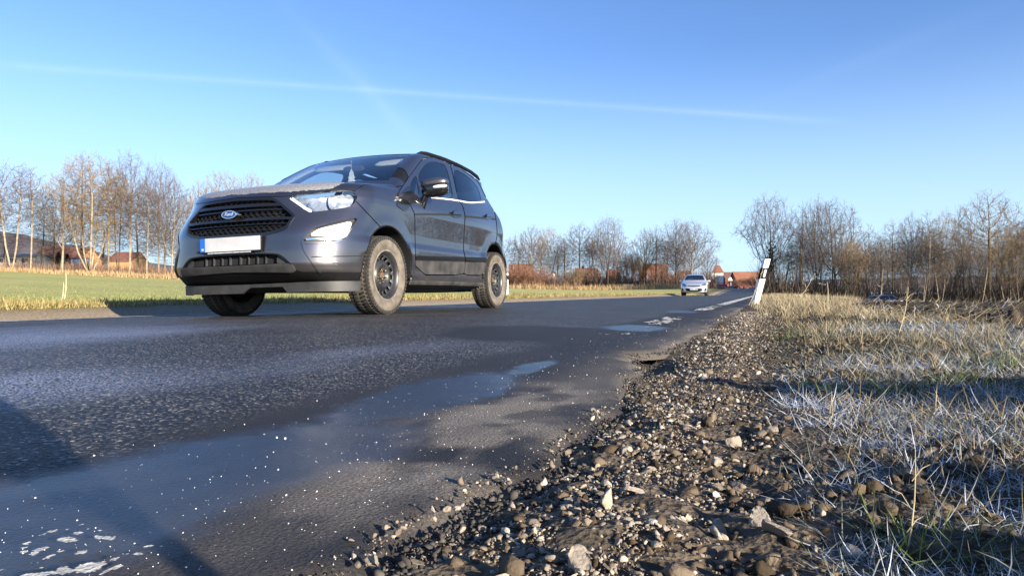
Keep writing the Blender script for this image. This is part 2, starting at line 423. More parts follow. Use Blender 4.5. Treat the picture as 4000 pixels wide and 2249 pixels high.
sm_c = mixcol(nf.outputs['Fac'], (.010, .0098, .0115), (.038, .035, .034))
base = mixcol(A_S, base, sm_c)
base = mixcol(mth('MULTIPLY', A_W, .75), base, (.012, .013, .018))
base = mixcol(mth('MULTIPLY', A_D, mrange(nf.outputs['Fac'], .3, .7, .2, .95)), base, (.31, .27, .225))
rime = mth('MULTIPLY', A_F, mrange(vo.outputs['Distance'], .25, .65, 1.0, .0))
base = mixcol(rime, base, (.30, .36, .52))  # frost on the chips, with the blue sheen of the sky put into its colour
v = n.new('ShaderNodeVectorMath'); v.operation = 'SCALE'; l.new(base, v.inputs[0]); l.new(mrange(nb.outputs['Fac'], .3, .7, .75, 1.25), v.inputs['Scale'])
l.new(v.outputs[0], p.inputs['Base Color'])
rough = mth('SUBTRACT', .52, mth('MULTIPLY', A_W, .22)); rough = mth('ADD', rough, mth('MULTIPLY', A_D, .3)); rough = mth('ADD', rough, mth('MULTIPLY', A_S, mth('MULTIPLY', mth('SUBTRACT', 1.0, A_W), .12)))
l.new(mth('MINIMUM', rough, .95), p.inputs['Roughness']); l.new(mth('ADD', .24, mth('MULTIPLY', A_W, .22)), p.inputs['Specular IOR Level'])
hgt = mth('ADD', mth('MULTIPLY', vo.outputs['Distance'], mth('SUBTRACT', 1.0, mth('MULTIPLY', A_S, .8))), mth('MULTIPLY', nf.outputs['Fac'], .35))
hgt = mth('MULTIPLY', hgt, mth('SUBTRACT', 1.0, mth('MULTIPLY', A_W, .75)))
bp = n.new('ShaderNodeBump'); bp.inputs['Strength'].default_value = .75; bp.inputs['Distance'].default_value = .006; l.new(hgt, bp.inputs['Height']); l.new(bp.outputs[0], p.inputs['Normal'])
road = mesh_obj('road', np.stack([RX, RYY, RZ], -1).reshape(-1, 3), grid_faces(*RX.shape)[:, ::-1], M_ROAD, None, True)
for nm, A in (('smoothness', smooth_), ('wetness', np.clip(wet, 0, 1)), ('rime', frost), ('dust', np.clip(dust, 0, 1))): float_attr(road, nm, A)
tag(road, kind='structure')
def roadz(X, Y): return zlong(Y) + crown(np.asarray(X, float))
# ---------------------------------------------------------------- worn edge markings: flakes of paint 4 mm above the asphalt
M_PAINTW = mat('road_paint', (.50, .48, .42), .8, noise=.25, nscale=60, bump=.3, bscale=200)
def marking(x0, x1, Y, cover, seed, nx=10, name='edge_marking'):
    xs = np.linspace(x0, x1, nx); X, YY_ = np.meshgrid(xs, Y)
    Z = roadz(X, YY_) + .0045 + (.004 * fbm(X * 7, YY_ * 7, 3, 51) * (X > -1.6))
    F = grid_faces(*X.shape)
    fx = X.ravel()[F].mean(1); fy = YY_.ravel()[F].mean(1)
    sc = np.maximum(.02, .02 * fy)
    k = fbm(fx * 30, fy * np.where(fy < 1, 26, 9), 4, seed) * .75 + fbm(fx * 130, fy * np.where(fy < 1, 120, 25), 2, seed + 5) * .35 < cover(fx, fy)
    o = mesh_obj(name, np.stack([X, YY_, Z], -1).reshape(-1, 3), F[k][:, ::-1], M_PAINTW, None, True)
    return tag(o, kind='structure')
ya = np.arange(.30, .66, .0022)
marking(-.63, -.47, ya, lambda x, y: .05 - 7.0 * np.maximum(0, np.abs(x + .555) - .03) - 6.0 * np.maximum(0, y - .40), 70, 84)
yb = [3.4]
while yb[-1] < 47: yb.append(yb[-1] + max(.016, yb[-1] * .006))
def cov_near(x, y): return np.interp(y, [3.3, 3.6, 4.0, 4.7, 5.2, 6.0, 7.0, 8.0, 9, 10.5, 12, 13, 16, 47], [-.6, -.25, -.9, -.25, .05, -.05, -.9, -.5, .25, -.1, -.3, .25, .5, .7]) - 4 * np.maximum(0, np.abs(x + .74) - .045)
marking(-.83, -.65, np.array(yb), cov_near, 77, 14)
yc = [1.5]
while yc[-1] < 150: yc.append(yc[-1] + max(.05, yc[-1] * .012))
marking(-5.42, -5.30, np.array(yc), lambda x, y: .75 - .5 * (fbm(x * 0 + 1, y * .5, 2, 90) > .35), 83, 4)
# ================================================================== stones, salt, clods, grass
def rock_proto(seed, sub=2, amp=.35):
    bm = bmesh.new(); bmesh.ops.create_icosphere(bm, subdivisions=sub, radius=1.0)
    r = random.Random(seed)
    cuts = [(Vector((r.gauss(0, 1), r.gauss(0, 1), r.gauss(0, 1))).normalized(), r.uniform(.18, .62)) for _ in range(8)]
    for v in bm.verts:
        for nrm, d in cuts:                      # planes shear the ball into a broken stone
            k = v.co.dot(nrm)
            if k > d: v.co -= nrm * (k - d)
        v.co *= 1 + r.uniform(-.05, .05)
    V = np.array([v.co[:] for v in bm.verts]); F = np.array([[v.index for v in f.verts] for f in bm.faces]); bm.free()
    return V / np.abs(V).max(), F
def rand_rot(n, rng):
    q = rng.normal(size=(n, 4)); q /= np.linalg.norm(q, axis=1)[:, None]
    w, x, y, z = q.T
    return np.stack([np.stack([1 - 2 * (y * y + z * z), 2 * (x * y - z * w), 2 * (x * z + y * w)], -1), np.stack([2 * (x * y + z * w), 1 - 2 * (x * x + z * z), 2 * (y * z - x * w)], -1), np.stack([2 * (x * z - y * w), 2 * (y * z + x * w), 1 - 2 * (x * x + y * y)], -1)], 1)
def scatter(name, protos, P, S, tone, m, rng, flat=1.0, smooth=False):
    Vs = []; Fs = []; T = []; b = 0
    which = rng.integers(0, len(protos), len(P)); R_ = rand_rot(len(P), rng); sc = S[:, None] * rng.uniform(.6, 1.1, (len(P), 3))
    for k, (V, F) in enumerate(protos):
        i = np.where(which == k)[0]
        if not len(i): continue
        W = (V[None] * sc[i][:, None, :]) @ R_[i].transpose(0, 2, 1)
        W[..., 2] *= flat
        W = W + P[i][:, None, :]
        Vs.append(W.reshape(-1, 3)); Fs.append((F[None] + (np.arange(len(i)) * len(V))[:, None, None] + b).reshape(-1, 3)); b += len(i) * len(V)
        T.append(np.repeat(tone[i], len(V)))
    return mesh_obj(name, np.vstack(Vs), np.vstack(Fs), m, None, smooth, None, np.concatenate(T))
ROCKS0 = [rock_proto(s + 90, 1) for s in range(8)]; ROCKS1 = [rock_proto(s, 1) for s in range(10)]; ROCKS2 = [rock_proto(s + 50, 2) for s in range(10)]
M_STONE = var_mat('crushed_stone', [(.06, .048, .037), (.15, .122, .095), (.25, .21, .165), (.35, .31, .255), (.46, .425, .37)], .9, .2)
def add_bump(m, scale, strength, dist):
    n, l = m.node_tree.nodes, m.node_tree.links; p = n['Principled BSDF']
    tc = n.new('ShaderNodeTexCoord'); t = n.new('ShaderNodeTexNoise'); t.inputs['Scale'].default_value = scale; t.inputs['Detail'].default_value = 5; l.new(tc.outputs['Object'], t.inputs['Vector'])
    b = n.new('ShaderNodeBump'); b.inputs['Strength'].default_value = strength; b.inputs['Distance'].default_value = dist; l.new(t.outputs['Fac'], b.inputs['Height']); l.new(b.outputs[0], p.inputs['Normal'])
add_bump(M_STONE, 160, .7, .004)
def shoulder_z(X, Y):
    return terrain(X, Y) - .028 * sstep(-.12, -.40, X) * (X < -.1) + .014 * fbm(X * 9, Y * 9, 3, 11) * np.exp(-(np.hypot(X, Y) / 9) ** 2) - .045 * np.exp(-((X + .42) / .10) ** 2 - ((Y - 2.45) / .30) ** 2) - .03 * np.exp(-((X + .38) / .07) ** 2 - ((Y - 6.2) / .35) ** 2)
rng = np.random.default_rng(11)
def logd(n, a, b, k=1.0): return a * (b / a) ** (rng.random(n) ** k)
N = 42000
Y = logd(N, .36, 9.0, 1.25); X = rng.normal(-.17, .13, N)
k = (X > road_edge(Y) - .012 - .06 * rng.random(N) ** 4) & (X < .12 + .05 * rng.normal(size=N)); X, Y = X[k], Y[k]
S = np.exp(rng.normal(math.log(.0017), .62, len(X))) * (1 + .16 * Y); S = np.clip(S, .0008, .0125)
on_road = X < road_edge(Y) - .01
Z = np.where(on_road, roadz(X, Y) + S * .15, shoulder_z(X, Y) + S * .25)
tone = np.clip(rng.beta(2, 2.6, len(X)) + .15 * (S > .008), 0, 1)
big = S > .0052
tag(scatter('gravel', ROCKS1, np.stack([X, Y, Z], 1)[~big], S[~big], tone[~big], M_STONE, rng, .8), 'crushed stone and soil crumbs spilled along the broken road edge', 'gravel', kind='stuff')
tag(scatter('rubble', ROCKS2, np.stack([X, Y, Z], 1)[big], S[big], tone[big], M_STONE, rng, .8), 'coarser broken stones lying in the gravel shoulder', 'rubble', kind='stuff')
# crumbs of dark earth between stones and grass, broken asphalt along the edge
N = 22000
Y = logd(N, .36, 12.0, 1.1); X = rng.uniform(-.30, .62, N) * (1 + .02 * Y) ; k = (X > road_edge(Y) + .01) & (rng.random(N) < np.interp(X, [-.3, -.05, .08, .3, .62], [.35, .6, 1, .7, .3])); X, Y = X[k], Y[k]
S = np.clip(np.exp(rng.normal(math.log(.0036), .6, len(X))) * (1 + .12 * Y), .0012, .022)
M_CRUMB = var_mat('earth_crumb', [(.03, .022, .015), (.075, .057, .04), (.13, .10, .07), (.20, .16, .115)], .95, .1); add_bump(M_CRUMB, 130, .8, .004)
tag(scatter('earth_crumbs', ROCKS0, np.stack([X, Y, shoulder_z(X, Y) + .018 * fbm(X * 7, Y * 7, 4, 14) * sstep(-.1, .2, X) * np.exp(-(np.hypot(X, Y) / 9) ** 2) + S * .2], 1), S, rng.beta(2, 2.4, len(X)), M_CRUMB, rng, .75), 'dark earth crumbs between the gravel and the frosted grass', 'soil', kind='stuff')
N = 3200
Y = logd(N, .36, 7.0, 1.2); X = road_edge(Y) + rng.normal(.012, .014, N); S = np.clip(np.exp(rng.normal(math.log(.0023), .55, N)) * (1 + .16 * Y), .0008, .011)
tag(scatter('asphalt_crumbs', ROCKS1, np.stack([X, Y, np.minimum(roadz(X, Y), .5) - .012 + S * .3], 1), S, rng.beta(2, 3, N), var_mat('asphalt_crumb', [(.03, .028, .027), (.07, .063, .056), (.13, .115, .10)], .9, .2), rng, .7), 'broken bits of asphalt along the ragged road edge', 'asphalt bits', kind='stuff')
# single stones one can point at
def stone(px, py, size, tone_, label, seed, flat=.75, sub=3, cat='stone'):
    d = Vector(((F_AX + R_AX * ((px - 2000) / FPX)).x, (F_AX + R_AX * ((px - 2000) / FPX)).y, 0)); dep = CAM_H * FPX / (py - HORY)
    for _ in range(4): q = d * dep; zz = float(shoulder_z(np.array(q.x), np.array(q.y))) if q.x > float(road_edge(np.array(q.y))) else float(roadz(q.x, q.y)); dep = (CAM_H - zz) * FPX / (py - HORY)
    V, F = rock_proto(seed, sub); r = np.random.default_rng(seed); V = V * np.array([1, r.uniform(.6, .85), flat]) * size / 2
    V = V * (1 + .06 * fbm(V[:, 0] * 160, V[:, 1] * 160 + V[:, 2] * 90, 2, seed))[:, None]
    o = mesh_obj(cat, V, F, M_STONE, None, False, None, np.full(len(V), tone_ * .72))
    o.location = (q.x, q.y, zz + size * flat * .30); o.rotation_euler = (0, 0, r.uniform(0, 6.28))
    return tag(o, label, cat, 'loose stones on the gravel shoulder')
for a in ((2372, 1985, .030, .95, 'pale pointed stone standing tallest at the edge of the gravel near the asphalt', 3, 1.15), (2478, 1928, .028, .9, 'flat pale slab of stone just behind the pointed stone', 4, .5),
          (2862, 1740, .034, .75, 'round grey stone alone in the dark middle of the gravel strip', 5, .95), (2950, 2058, .033, .85, 'pale rounded stone right of the flat yellowish one', 6, .8),
          (2682, 2040, .030, .92, 'flat yellowish stone on the lower gravel', 7, .45), (3048, 2120, .036, .7, 'large grey stone nearest the frosted grass', 8, 1.0),
          (2815, 2075, .022, .72, 'small brown stone below the flat yellowish one', 9, .8), (1692, 2035, .011, .8, 'orange-brown pebble lying on the bare asphalt', 10, .8), (1690, 2062, .010, 1.0, 'white pebble touching the orange-brown pebble', 12, .8),
          (2795, 1822, .022, .95, 'pale cracked stone left of the dark clods', 13, .8), (3085, 1845, .026, .8, 'brown stone half sunk between clods by the grass', 14, .6), (2260, 2215, .036, .8, 'broad stone at the bottom edge of the photo', 15, .6),
          (1455, 2200, .022, .85, 'grey stone set in the crumbling asphalt edge', 16, .5), (3005, 1700, .032, .6, 'earth-coloured clod stone beside the round grey one', 17, .8)):
    stone(*a)
# grit and salt grains on the smooth rim of the road
M_SALT = mat('salt_grain', (.78, .78, .80), .35)
N = 1700
Y = logd(N, .36, 6.0); X = rng.normal(-.50, .16, N); k = (X < road_edge(Y) - .02) & (X > -1.1); X, Y = X[k], Y[k]
S = np.clip(np.exp(rng.normal(math.log(.00048), .5, len(X))) * (1 + .2 * Y), .0003, .0026)
tag(scatter('salt_grains', ROCKS1[:4], np.stack([X, Y, roadz(X, Y) + .003 + S * .3], 1), S, tone[:1].repeat(len(X)), M_SALT, rng), 'white grit and ice grains scattered on the wet asphalt', 'salt', kind='stuff')
# soil clods of the ploughed strip
M_CLOD = var_mat('soil_clod', [(.022, .016, .012), (.04, .03, .021), (.065, .05, .036), (.10, .08, .06)], .95, .1); add_bump(M_CLOD, 60, .8, .01)
N = 12000
d = logd(N, 1.6, 34, .8); aa = np.interp(rng.random(N), [0, 1], [rad(-2), rad(62)]); X, Y = d * np.sin(aa), d * np.cos(aa)
k = (X > 1.1 + .25 * rng.random(N)); X, Y, d = X[k], Y[k], d[k]
S = np.exp(rng.normal(math.log(.022), .5, len(X))) * (1 + .008 * d)
tag(scatter('soil_clods', ROCKS1 + ROCKS2[:3], np.stack([X, Y, gz(X, Y) + S * .2], 1), S, rng.beta(2, 3, len(X)), M_CLOD, rng, .7), 'dark crumbly clods of the ploughed field', 'clods', kind='stuff')

def blades(name, P, H, W, lean, tone, m, rng, segs=3, az=None, curl=.6):
    """ribbons: root P, length H, root width W, lean (0 upright .. 1 flat)"""
    n = len(P); az = rng.uniform(0, 2 * math.pi, n) if az is None else az
    dirh = np.stack([np.cos(az), np.sin(az), np.zeros(n)], 1)
    fa = az + math.pi / 2 + rng.normal(0, .7, n); side = np.stack([np.cos(fa), np.sin(fa), rng.normal(0, .3, n)], 1)
    pts = [P]; ang = lean * 1.45
    cur = P.copy(); cu = curl * rng.normal(.5, .6, n)
    for s in range(segs):
        a = ang + cu * (s / segs)
        a = np.clip(a, -.3, 2.0)
        cur = cur + (dirh * np.sin(a)[:, None] + np.array([0, 0, 1.0]) * np.cos(a)[:, None]) * (H / segs)[:, None]
        pts.append(cur)
    V = []; 
    for s in range(segs):
        w = (W * (1 - s / segs * .75) / 2)[:, None] * side
        V += [pts[s] - w, pts[s] + w]
    V.append(pts[segs])
    k = 2 * segs + 1; V = np.stack(V, 1).reshape(-1, 3); b = (np.arange(n) * k)[:, None]
    F = []
    for s in range(segs - 1):
        i = 2 * s; F += [np.stack([b[:, 0] + i, b[:, 0] + i + 1, b[:, 0] + i + 3], 1), np.stack([b[:, 0] + i, b[:, 0] + i + 3, b[:, 0] + i + 2], 1)]
    i = 2 * (segs - 1); F.append(np.stack([b[:, 0] + i, b[:, 0] + i + 1, b[:, 0] + i + 2], 1))
    return mesh_obj(name, V, np.concatenate(F), m, None, False, None, np.repeat(tone, k))
def leaf_mat(name, cols, trans=.25):
    m = var_mat(name, cols, .75, .25); n, l = m.node_tree.nodes, m.node_tree.links; p = n['Principled BSDF']; out = n['Material Output']
    t = n.new('ShaderNodeBsdfTranslucent'); mx = n.new('ShaderNodeMixShader'); mx.inputs[0].default_value = trans
    ramp = [q for q in n if q.type == 'VALTORGB'][0]; l.new(ramp.outputs[0], t.inputs[0]); l.new(p.outputs[0], mx.inputs[1]); l.new(t.outputs[0], mx.inputs[2]); l.new(mx.outputs[0], out.inputs['Surface'])
    return m
M_DRY = leaf_mat('dry_grass', [(.11, .088, .052), (.24, .19, .11), (.40, .325, .195), (.55, .47, .32)])
M_RIME = leaf_mat('frosted_grass', [(.10, .10, .06), (.26, .28, .26), (.42, .46, .53), (.58, .63, .73)], .15)
M_GREEN = leaf_mat('green_grass', [(.03, .055, .012), (.06, .10, .02), (.11, .16, .035), (.20, .22, .07)])
def verge_pts(N, y0, y1, x0, x1, k=1.0, edge=.10):
    Y = logd(N, y0, y1, k); X = x0 + (x1 - x0) * rng.random(N) ** .9 + edge * rng.normal(size=N) * .5
    return X, Y
def P3(X, Y, dz=-.004): return np.stack([X, Y, gz(X, Y) + dz], 1)
# near verge, lying and frosted
X, Y = verge_pts(70000, .45, 5.0, .03, 1.3, .85); keep = X > .02 + .05 * fbm(Y * 3, Y * 0, 2, 5); X, Y = X[keep], Y[keep]
fz = fbm(X * 2.2, Y * 2.2, 3, 17)
H = rng.gamma(5, .0074, len(X)) * (1 + .06 * Y)
tone = np.clip(.44 + .9 * fz + rng.normal(0, .22, len(X)) - .3 * sstep(1.6, 3.0, Y), 0, 1)
keep = fz + rng.normal(0, .25, len(X)) > -.22; 
tag(blades('frosted_grass', P3(X, Y)[keep], H[keep], (.0014 + .0005 * Y)[keep], rng.beta(7, 1.6, keep.sum()), tone[keep], M_RIME, rng, 4, None, 1.4), 'grass blades flattened and white with hoar frost on the near verge', 'frosted grass', kind='stuff')
X, Y = verge_pts(72000, .42, 2.4, .04, .85, 1.0, .02)
fz = fbm(X * 5, Y * 5, 3, 19); keep = (fz + rng.normal(0, .25, len(X)) > -.2) & (X > .04 + .06 * fbm(Y * 6, Y * 0, 2, 5)); X, Y, fz = X[keep], Y[keep], fz[keep]
tag(blades('frosted_turf', P3(X, Y), rng.gamma(5, .0056, len(X)), .0010 + .0006 * Y, rng.beta(6, 1.5, len(X)), np.clip(.5 + .8 * fz + rng.normal(0, .22, len(X)), 0, 1), M_RIME, rng, 4, None, 1.6), 'matted frosted turf closest to the gravel at the lower right', 'frosted grass', kind='stuff')
# near verge, dry and standing
X, Y = verge_pts(34000, .8, 16, .08, 1.25, .85); cl = fbm(X * 2.6, Y * 1.4, 3, 23); keep = (cl + rng.normal(0, .2, len(X)) > -.02) & (X > .05 + .12 * rng.random(len(X)))
X, Y, cl = X[keep], Y[keep], cl[keep]
H = rng.gamma(5, .0100, len(X)) * (1 + .5 * np.clip(cl, 0, 1)) * np.interp(Y, [.5, 1.5, 4, 7, 14], [.65, .8, .95, 1.3, 2.0]); H = np.clip(H, .012, .24)
tag(blades('dry_grass', P3(X, Y), H, .0011 + .0006 * Y, rng.beta(3.2, 2.2, len(X)), np.clip(rng.normal(.55, .22, len(X)), 0, 1), M_DRY, rng, 3), 'straw-coloured winter grass on the near verge', 'dry grass', kind='stuff')
# verge round the marker post and along the road beyond
X, Y = verge_pts(44000, 7, 60, -.25, 5.5, .9); keep = (X > -.32 + .1 * rng.random(len(X)) + .25 * sstep(14, 7, Y)) & (X < np.interp(Y, [7, 12, 16, 60], [.9, 1.2, 1.9, 6.0])); X, Y = X[keep], Y[keep]
H = np.clip(rng.gamma(5, .019, len(X)), .03, .30) * np.interp(Y, [7, 11, 30], [.7, 1.0, 1.3])
tag(blades('bank_grass', P3(X, Y), H, .0010 + .00055 * Y, rng.beta(2.4, 3, len(X)), np.clip(rng.normal(.62, .2, len(X)), 0, 1), M_DRY, rng, 3), 'dry golden grass bank around the leaning marker post', 'dry grass', kind='stuff')
# green tufts
for (px, py, n_, h_) in ((3500, 1500, 120, .055), (3760, 1480, 110, .055), (3700, 2020, 60, .05), (3250, 1480, 90, .045), (3600, 2040, 40, .045), (3900, 1430, 110, .06), (3120, 1300, 90, .06)):
    dep = (CAM_H - .02) * FPX / (py - HORY); c = at(px, dep)
    X = c.x + rng.normal(0, .035 * dep ** .6, n_); Y = c.y + rng.normal(0, .035 * dep ** .6, n_)
    tag(blades('grass_tuft', P3(X, Y), rng.gamma(8, h_ / 8, n_), np.full(n_, .0018 + .0006 * dep), rng.beta(3, 2.4, n_), np.clip(rng.normal(.6, .25, n_), 0, 1), M_GREEN, rng, 4), 'green grass still growing among the frosted verge', 'green grass', kind='stuff')
# straw and stubble on the ploughed strip
N = 32000
d = logd(N, 1.4, 32, .85); aa = rng.random(N) * rad(64) - rad(2); X, Y = d * np.sin(aa), d * np.cos(aa); k = X > .9 + .4 * rng.random(N)
X, Y, d = X[k], Y[k], d[k]; vv = -X * .3453 + Y * .9385; band = np.sin(vv * 5.2 + 1.0) * .4 + fbm(X * .7, Y * .7, 3, 29)
k = band + rng.normal(0, .3, len(X)) > .05; X, Y, d = X[k], Y[k], d[k]
H = rng.gamma(5, .028, len(X)); 
tag(blades('straw', P3(X, Y, .01), H, .0012 + .00045 * d, rng.beta(6, 2.0, len(X)), np.clip(rng.normal(.72, .2, len(X)), 0, 1), M_DRY, rng, 2, np.where(rng.random(len(X)) < .6, rng.normal(.35, .5, len(X)), rng.uniform(0, 6.28, len(X))), .2), 'pale straw and stubble strewn over the ploughed earth', 'straw', kind='stuff')
N = 4500
d = logd(N, 1.5, 12, .8); aa = rng.random(N) * rad(62); X, Y = d * np.sin(aa), d * np.cos(aa); k = (X > .7) & (fbm(X * 1.1, Y * 1.6, 3, 37) > .08); X, Y, d = X[k], Y[k], d[k]
tag(blades('rimed_stubble', P3(X, Y, .0), rng.gamma(5, .014, len(X)), .002 + .0008 * d, rng.beta(4, 2, len(X)), np.clip(rng.normal(.75, .2, len(X)), 0, 1), M_RIME, rng, 2), 'stubble white with rime in the shaded furrows', 'frosted stubble', kind='stuff')
# far verge of the road
N = 46000
Y = 1.5 * (70 / 1.5) ** rng.random(N); X = -6.35 - 1.5 * rng.random(N) ** 1.3 + .12 * fbm(Y * 1.5, Y * 0, 2, 3); 
cl = fbm(X * 1.2, Y * .9, 3, 43)
H = np.clip(rng.gamma(5, .0135, N) * (1 + .9 * np.clip(cl, -.5, 1)), .02, .24)
tag(blades('verge_grass', np.stack([X, Y, terrain(X, Y)], 1), H, .0028 + .0007 * np.hypot(X, Y), rng.beta(2, 3.5, N), np.clip(rng.normal(.5, .25, N) - .15 * (X < -7.2), 0, 1), leaf_mat('verge_grass', [(.09, .10, .03), (.24, .20, .075), (.40, .31, .13), (.55, .45, .23)]), rng, 3), 'tangled yellow grass along the far edge of the road', 'verge grass', kind='stuff')
# winter wheat on the field beyond
N = 36000
d = 9 * (75 / 9) ** rng.random(N); aa = rng.random(N) * rad(62) - rad(64); X, Y = d * np.sin(aa), d * np.cos(aa); k = X < -7.6; X, Y, d = X[k], Y[k], d[k]
tag(blades('field_grass', np.stack([X, Y, terrain(X, Y) - .01], 1), rng.gamma(6, .0085, len(X)), .004 + .0009 * d, rng.beta(3, 2.4, len(X)), np.clip(rng.normal(.5, .25, len(X)), 0, 1), leaf_mat('winter_crop', [(.13, .16, .045), (.20, .235, .07), (.27, .29, .10), (.36, .34, .15)]), rng, 2), 'short green winter crop on the field beyond the road', 'crop', kind='stuff')
# single dry stalks one can point at
M_STALK = mat('dry_stalk', (.50, .42, .26), .8, noise=.2, nscale=30)
def stalk(px, py_base, dep, h, lean, label, r=.0022, group=None, heads=True):
    c = at(px, dep); z = float(gz(c.x, c.y)); b = MB()
    ax = R_AX * math.sin(lean) + Vector((0, 0, 1)) * math.cos(lean)
    pts = [Vector((0, 0, -.02)) + ax * (h * t) + R_AX * (.04 * h * math.sin(t * 3)) for t in np.linspace(0, 1, 6)]
    b.tube(pts, [r, r * .95, r * .9, r * .8, r * .65, r * .3], 5)
    if heads:
        for t, s in ((.35, 1), (.55, -1), (.75, 1)):
            p0 = pts[0].lerp(pts[-1], t); b.tube([p0, p0 + ax * (h * .10) + R_AX * (s * h * .07), p0 + ax * (h * .13) + R_AX * (s * h * .13)], [r * .6, r * .5, r * .2], 4)
    o = b.build('dry_stalk', M_STALK, None, True, loc=(c.x, c.y, z)); return tag(o, label, 'stalk', group)
stalk(3520, 2000, .62, .115, .10, 'thin dry stalk standing alone in front of the frosted grass', .0008)
stalk(3500, 1300, 3.2, .26, .22, 'tall bent straw leaning right in the middle of the ploughed strip', .0022)
stalk(3230, 1180, 9.0, .36, .01, 'upright white straw right of the marker post below the guardrail', .006, heads=False)
stalk(2925, 1180, 13.4, .85, .35, 'thin bare twig leaning across the foot of the marker post', .005)
stalk(3105, 1180, 12.8, .70, .55, 'long bare twig leaning right beside the marker post', .004)
stalk(250, 1190, 11.8, .52, .05, 'tallest pale reed standing in the far verge left of the car', .010, heads=False)
stalk(240, 1190, 11.7, .34, .10, 'shorter pale reed beside the tallest reed on the far verge', .010, heads=False)
# reeds and tall dry grass below the rows of trees
def reeds(name, pts, n_, h0, h1, depth_sp, cols, label):
    X = []; Y = []
    a = np.array(pts, float); t = rng.random(n_); px = np.interp(t, np.linspace(0, 1, len(a)), a[:, 0]); dep = np.interp(px, a[:, 0], a[:, 1]) + rng.normal(0, depth_sp, n_)
    X = F_AX.x * dep + R_AX.x * (px - 2000) / FPX * dep; Y = F_AX.y * dep + R_AX.y * (px - 2000) / FPX * dep
    hh = (h0 + (h1 - h0) * rng.random(n_)) * (.75 + .5 * fbm(X * .2, Y * .2, 3, 31))
    return tag(blades(name, np.stack([X, Y, terrain(X, Y) - .05], 1), hh, np.full(n_, .085), rng.beta(2, 4, n_), np.clip(rng.normal(.5, .22, n_), 0, 1), leaf_mat(name, cols), rng, 2), label, 'reeds', kind='stuff')
TAN = [(.26, .17, .085), (.42, .29, .15), (.56, .41, .23), (.64, .50, .31)]
reeds('reeds', [(-400, 127), (300, 126), (700, 124), (1300, 126), (2000, 128), (2700, 128)], 20000, .7, 1.7, 1.6, TAN, 'pale reeds and dry grass along the far edge of the green field')
reeds('brushwood', [(-400, 133), (300, 132), (700, 130), (1300, 132), (2000, 134), (2260, 134)], 20000, 1.2, 4.2, 2.5, [(.11, .07, .05), (.22, .14, .095), (.33, .21, .14), (.42, .29, .19)], 'reddish brushwood at the feet of the far trees')
# ================================================================== trees: trunk and limbs, and a crown of fine twigs
def tubes(P, R, sides):
    """P (n,k,3) polylines with radii R (n,k) -> vertices and quads"""
    n, k, _ = P.shape
    T = np.gradient(P, axis=1); T /= np.maximum(np.linalg.norm(T, axis=2, keepdims=True), 1e-9)
    ref = np.where(np.abs(T[..., 2:3]) > .9, np.array([1., 0, 0]), np.array([0, 0, 1.]))
    U = np.cross(T, ref); U /= np.maximum(np.linalg.norm(U, axis=2, keepdims=True), 1e-9); W = np.cross(U, T)
    a = 2 * np.pi * np.arange(sides) / sides
    V = P[:, :, None] + (U[:, :, None] * np.cos(a)[None, None, :, None] + W[:, :, None] * np.sin(a)[None, None, :, None]) * R[:, :, None, None]
    b = (np.arange(n) * k * sides)[:, None, None] + (np.arange(k - 1) * sides)[None, :, None]
    j = np.arange(sides)[None, None]; j2 = (np.arange(sides) + 1)[None, None] % sides
    F = np.stack([b + j, b + j2, b + j2 + sides, b + j + sides], -1).reshape(-1, 4)
    return V.reshape(-1, 3), F
def colonise(seed, starts, env, n_att, step, d_inf, d_kill, up, max_it=160):
    """branches grow towards free points of the crown's volume; returns node positions and parents"""
    rg = np.random.default_rng(seed)
    A = env(rg, n_att)
    P = [np.array(s, float) for s in starts[0]]; par = list(starts[1])
    Pn = np.array(P); alive = np.ones(len(A), bool)
    near_d = np.full(len(A), 1e9); near_i = np.zeros(len(A), int); done = 0
    for it in range(max_it):
        Pn = np.array(P)
        new = Pn[done:]
        if len(new):
            d = np.linalg.norm(A[:, None] - new[None], axis=2); k = d.argmin(1); dm = d[np.arange(len(A)), k]; b = dm < near_d
            near_d[b] = dm[b]; near_i[b] = k[b] + done
        done = len(P)
        alive &= near_d > d_kill
        act = alive & (near_d < d_inf)
        if not act.any(): break
        idx = near_i[act]; dirs = A[act] - Pn[idx]; dirs /= np.linalg.norm(dirs, axis=1)[:, None]
        acc = np.zeros((len(P), 3)); np.add.at(acc, idx, dirs)
        for q in np.unique(idx):
            v = acc[q] + rg.normal(0, .25, 3); v /= max(np.linalg.norm(v), 1e-6); v[2] += up; v /= np.linalg.norm(v)
            P.append(Pn[q] + v * step * rg.uniform(.8, 1.2)); par.append(int(q))
        if len(P) > 5200: break
    return np.array(P), np.array(par)
def env_egg(zc, rz, rx, low=.0, shell=.6, top=1.0):
    """points in an egg: centre height zc, half-height rz, half-width rx"""
    def f(rg, n):
        v = rg.normal(size=(n, 3)); v /= np.linalg.norm(v, axis=1)[:, None]; r = rg.random(n) ** (1 / (1.5 + 1.5 * shell))
        p = v * r[:, None]; w = rx * (1 - low * np.clip(-p[:, 2], 0, 1)) * (1 - (1 - top) * np.clip(p[:, 2], 0, 1))
        lump = 1 + .22 * np.sin(v[:, 0] * 5 + 1.3 * n) * np.sin(v[:, 1] * 5 + .7 * n) + .12 * np.sin(v[:, 2] * 7 + n)
        return np.stack([p[:, 0] * w * lump, p[:, 1] * w * lump, zc + p[:, 2] * rz * (1 + .06 * np.sin(9 * v[:, 0] + n))], 1)
    return f
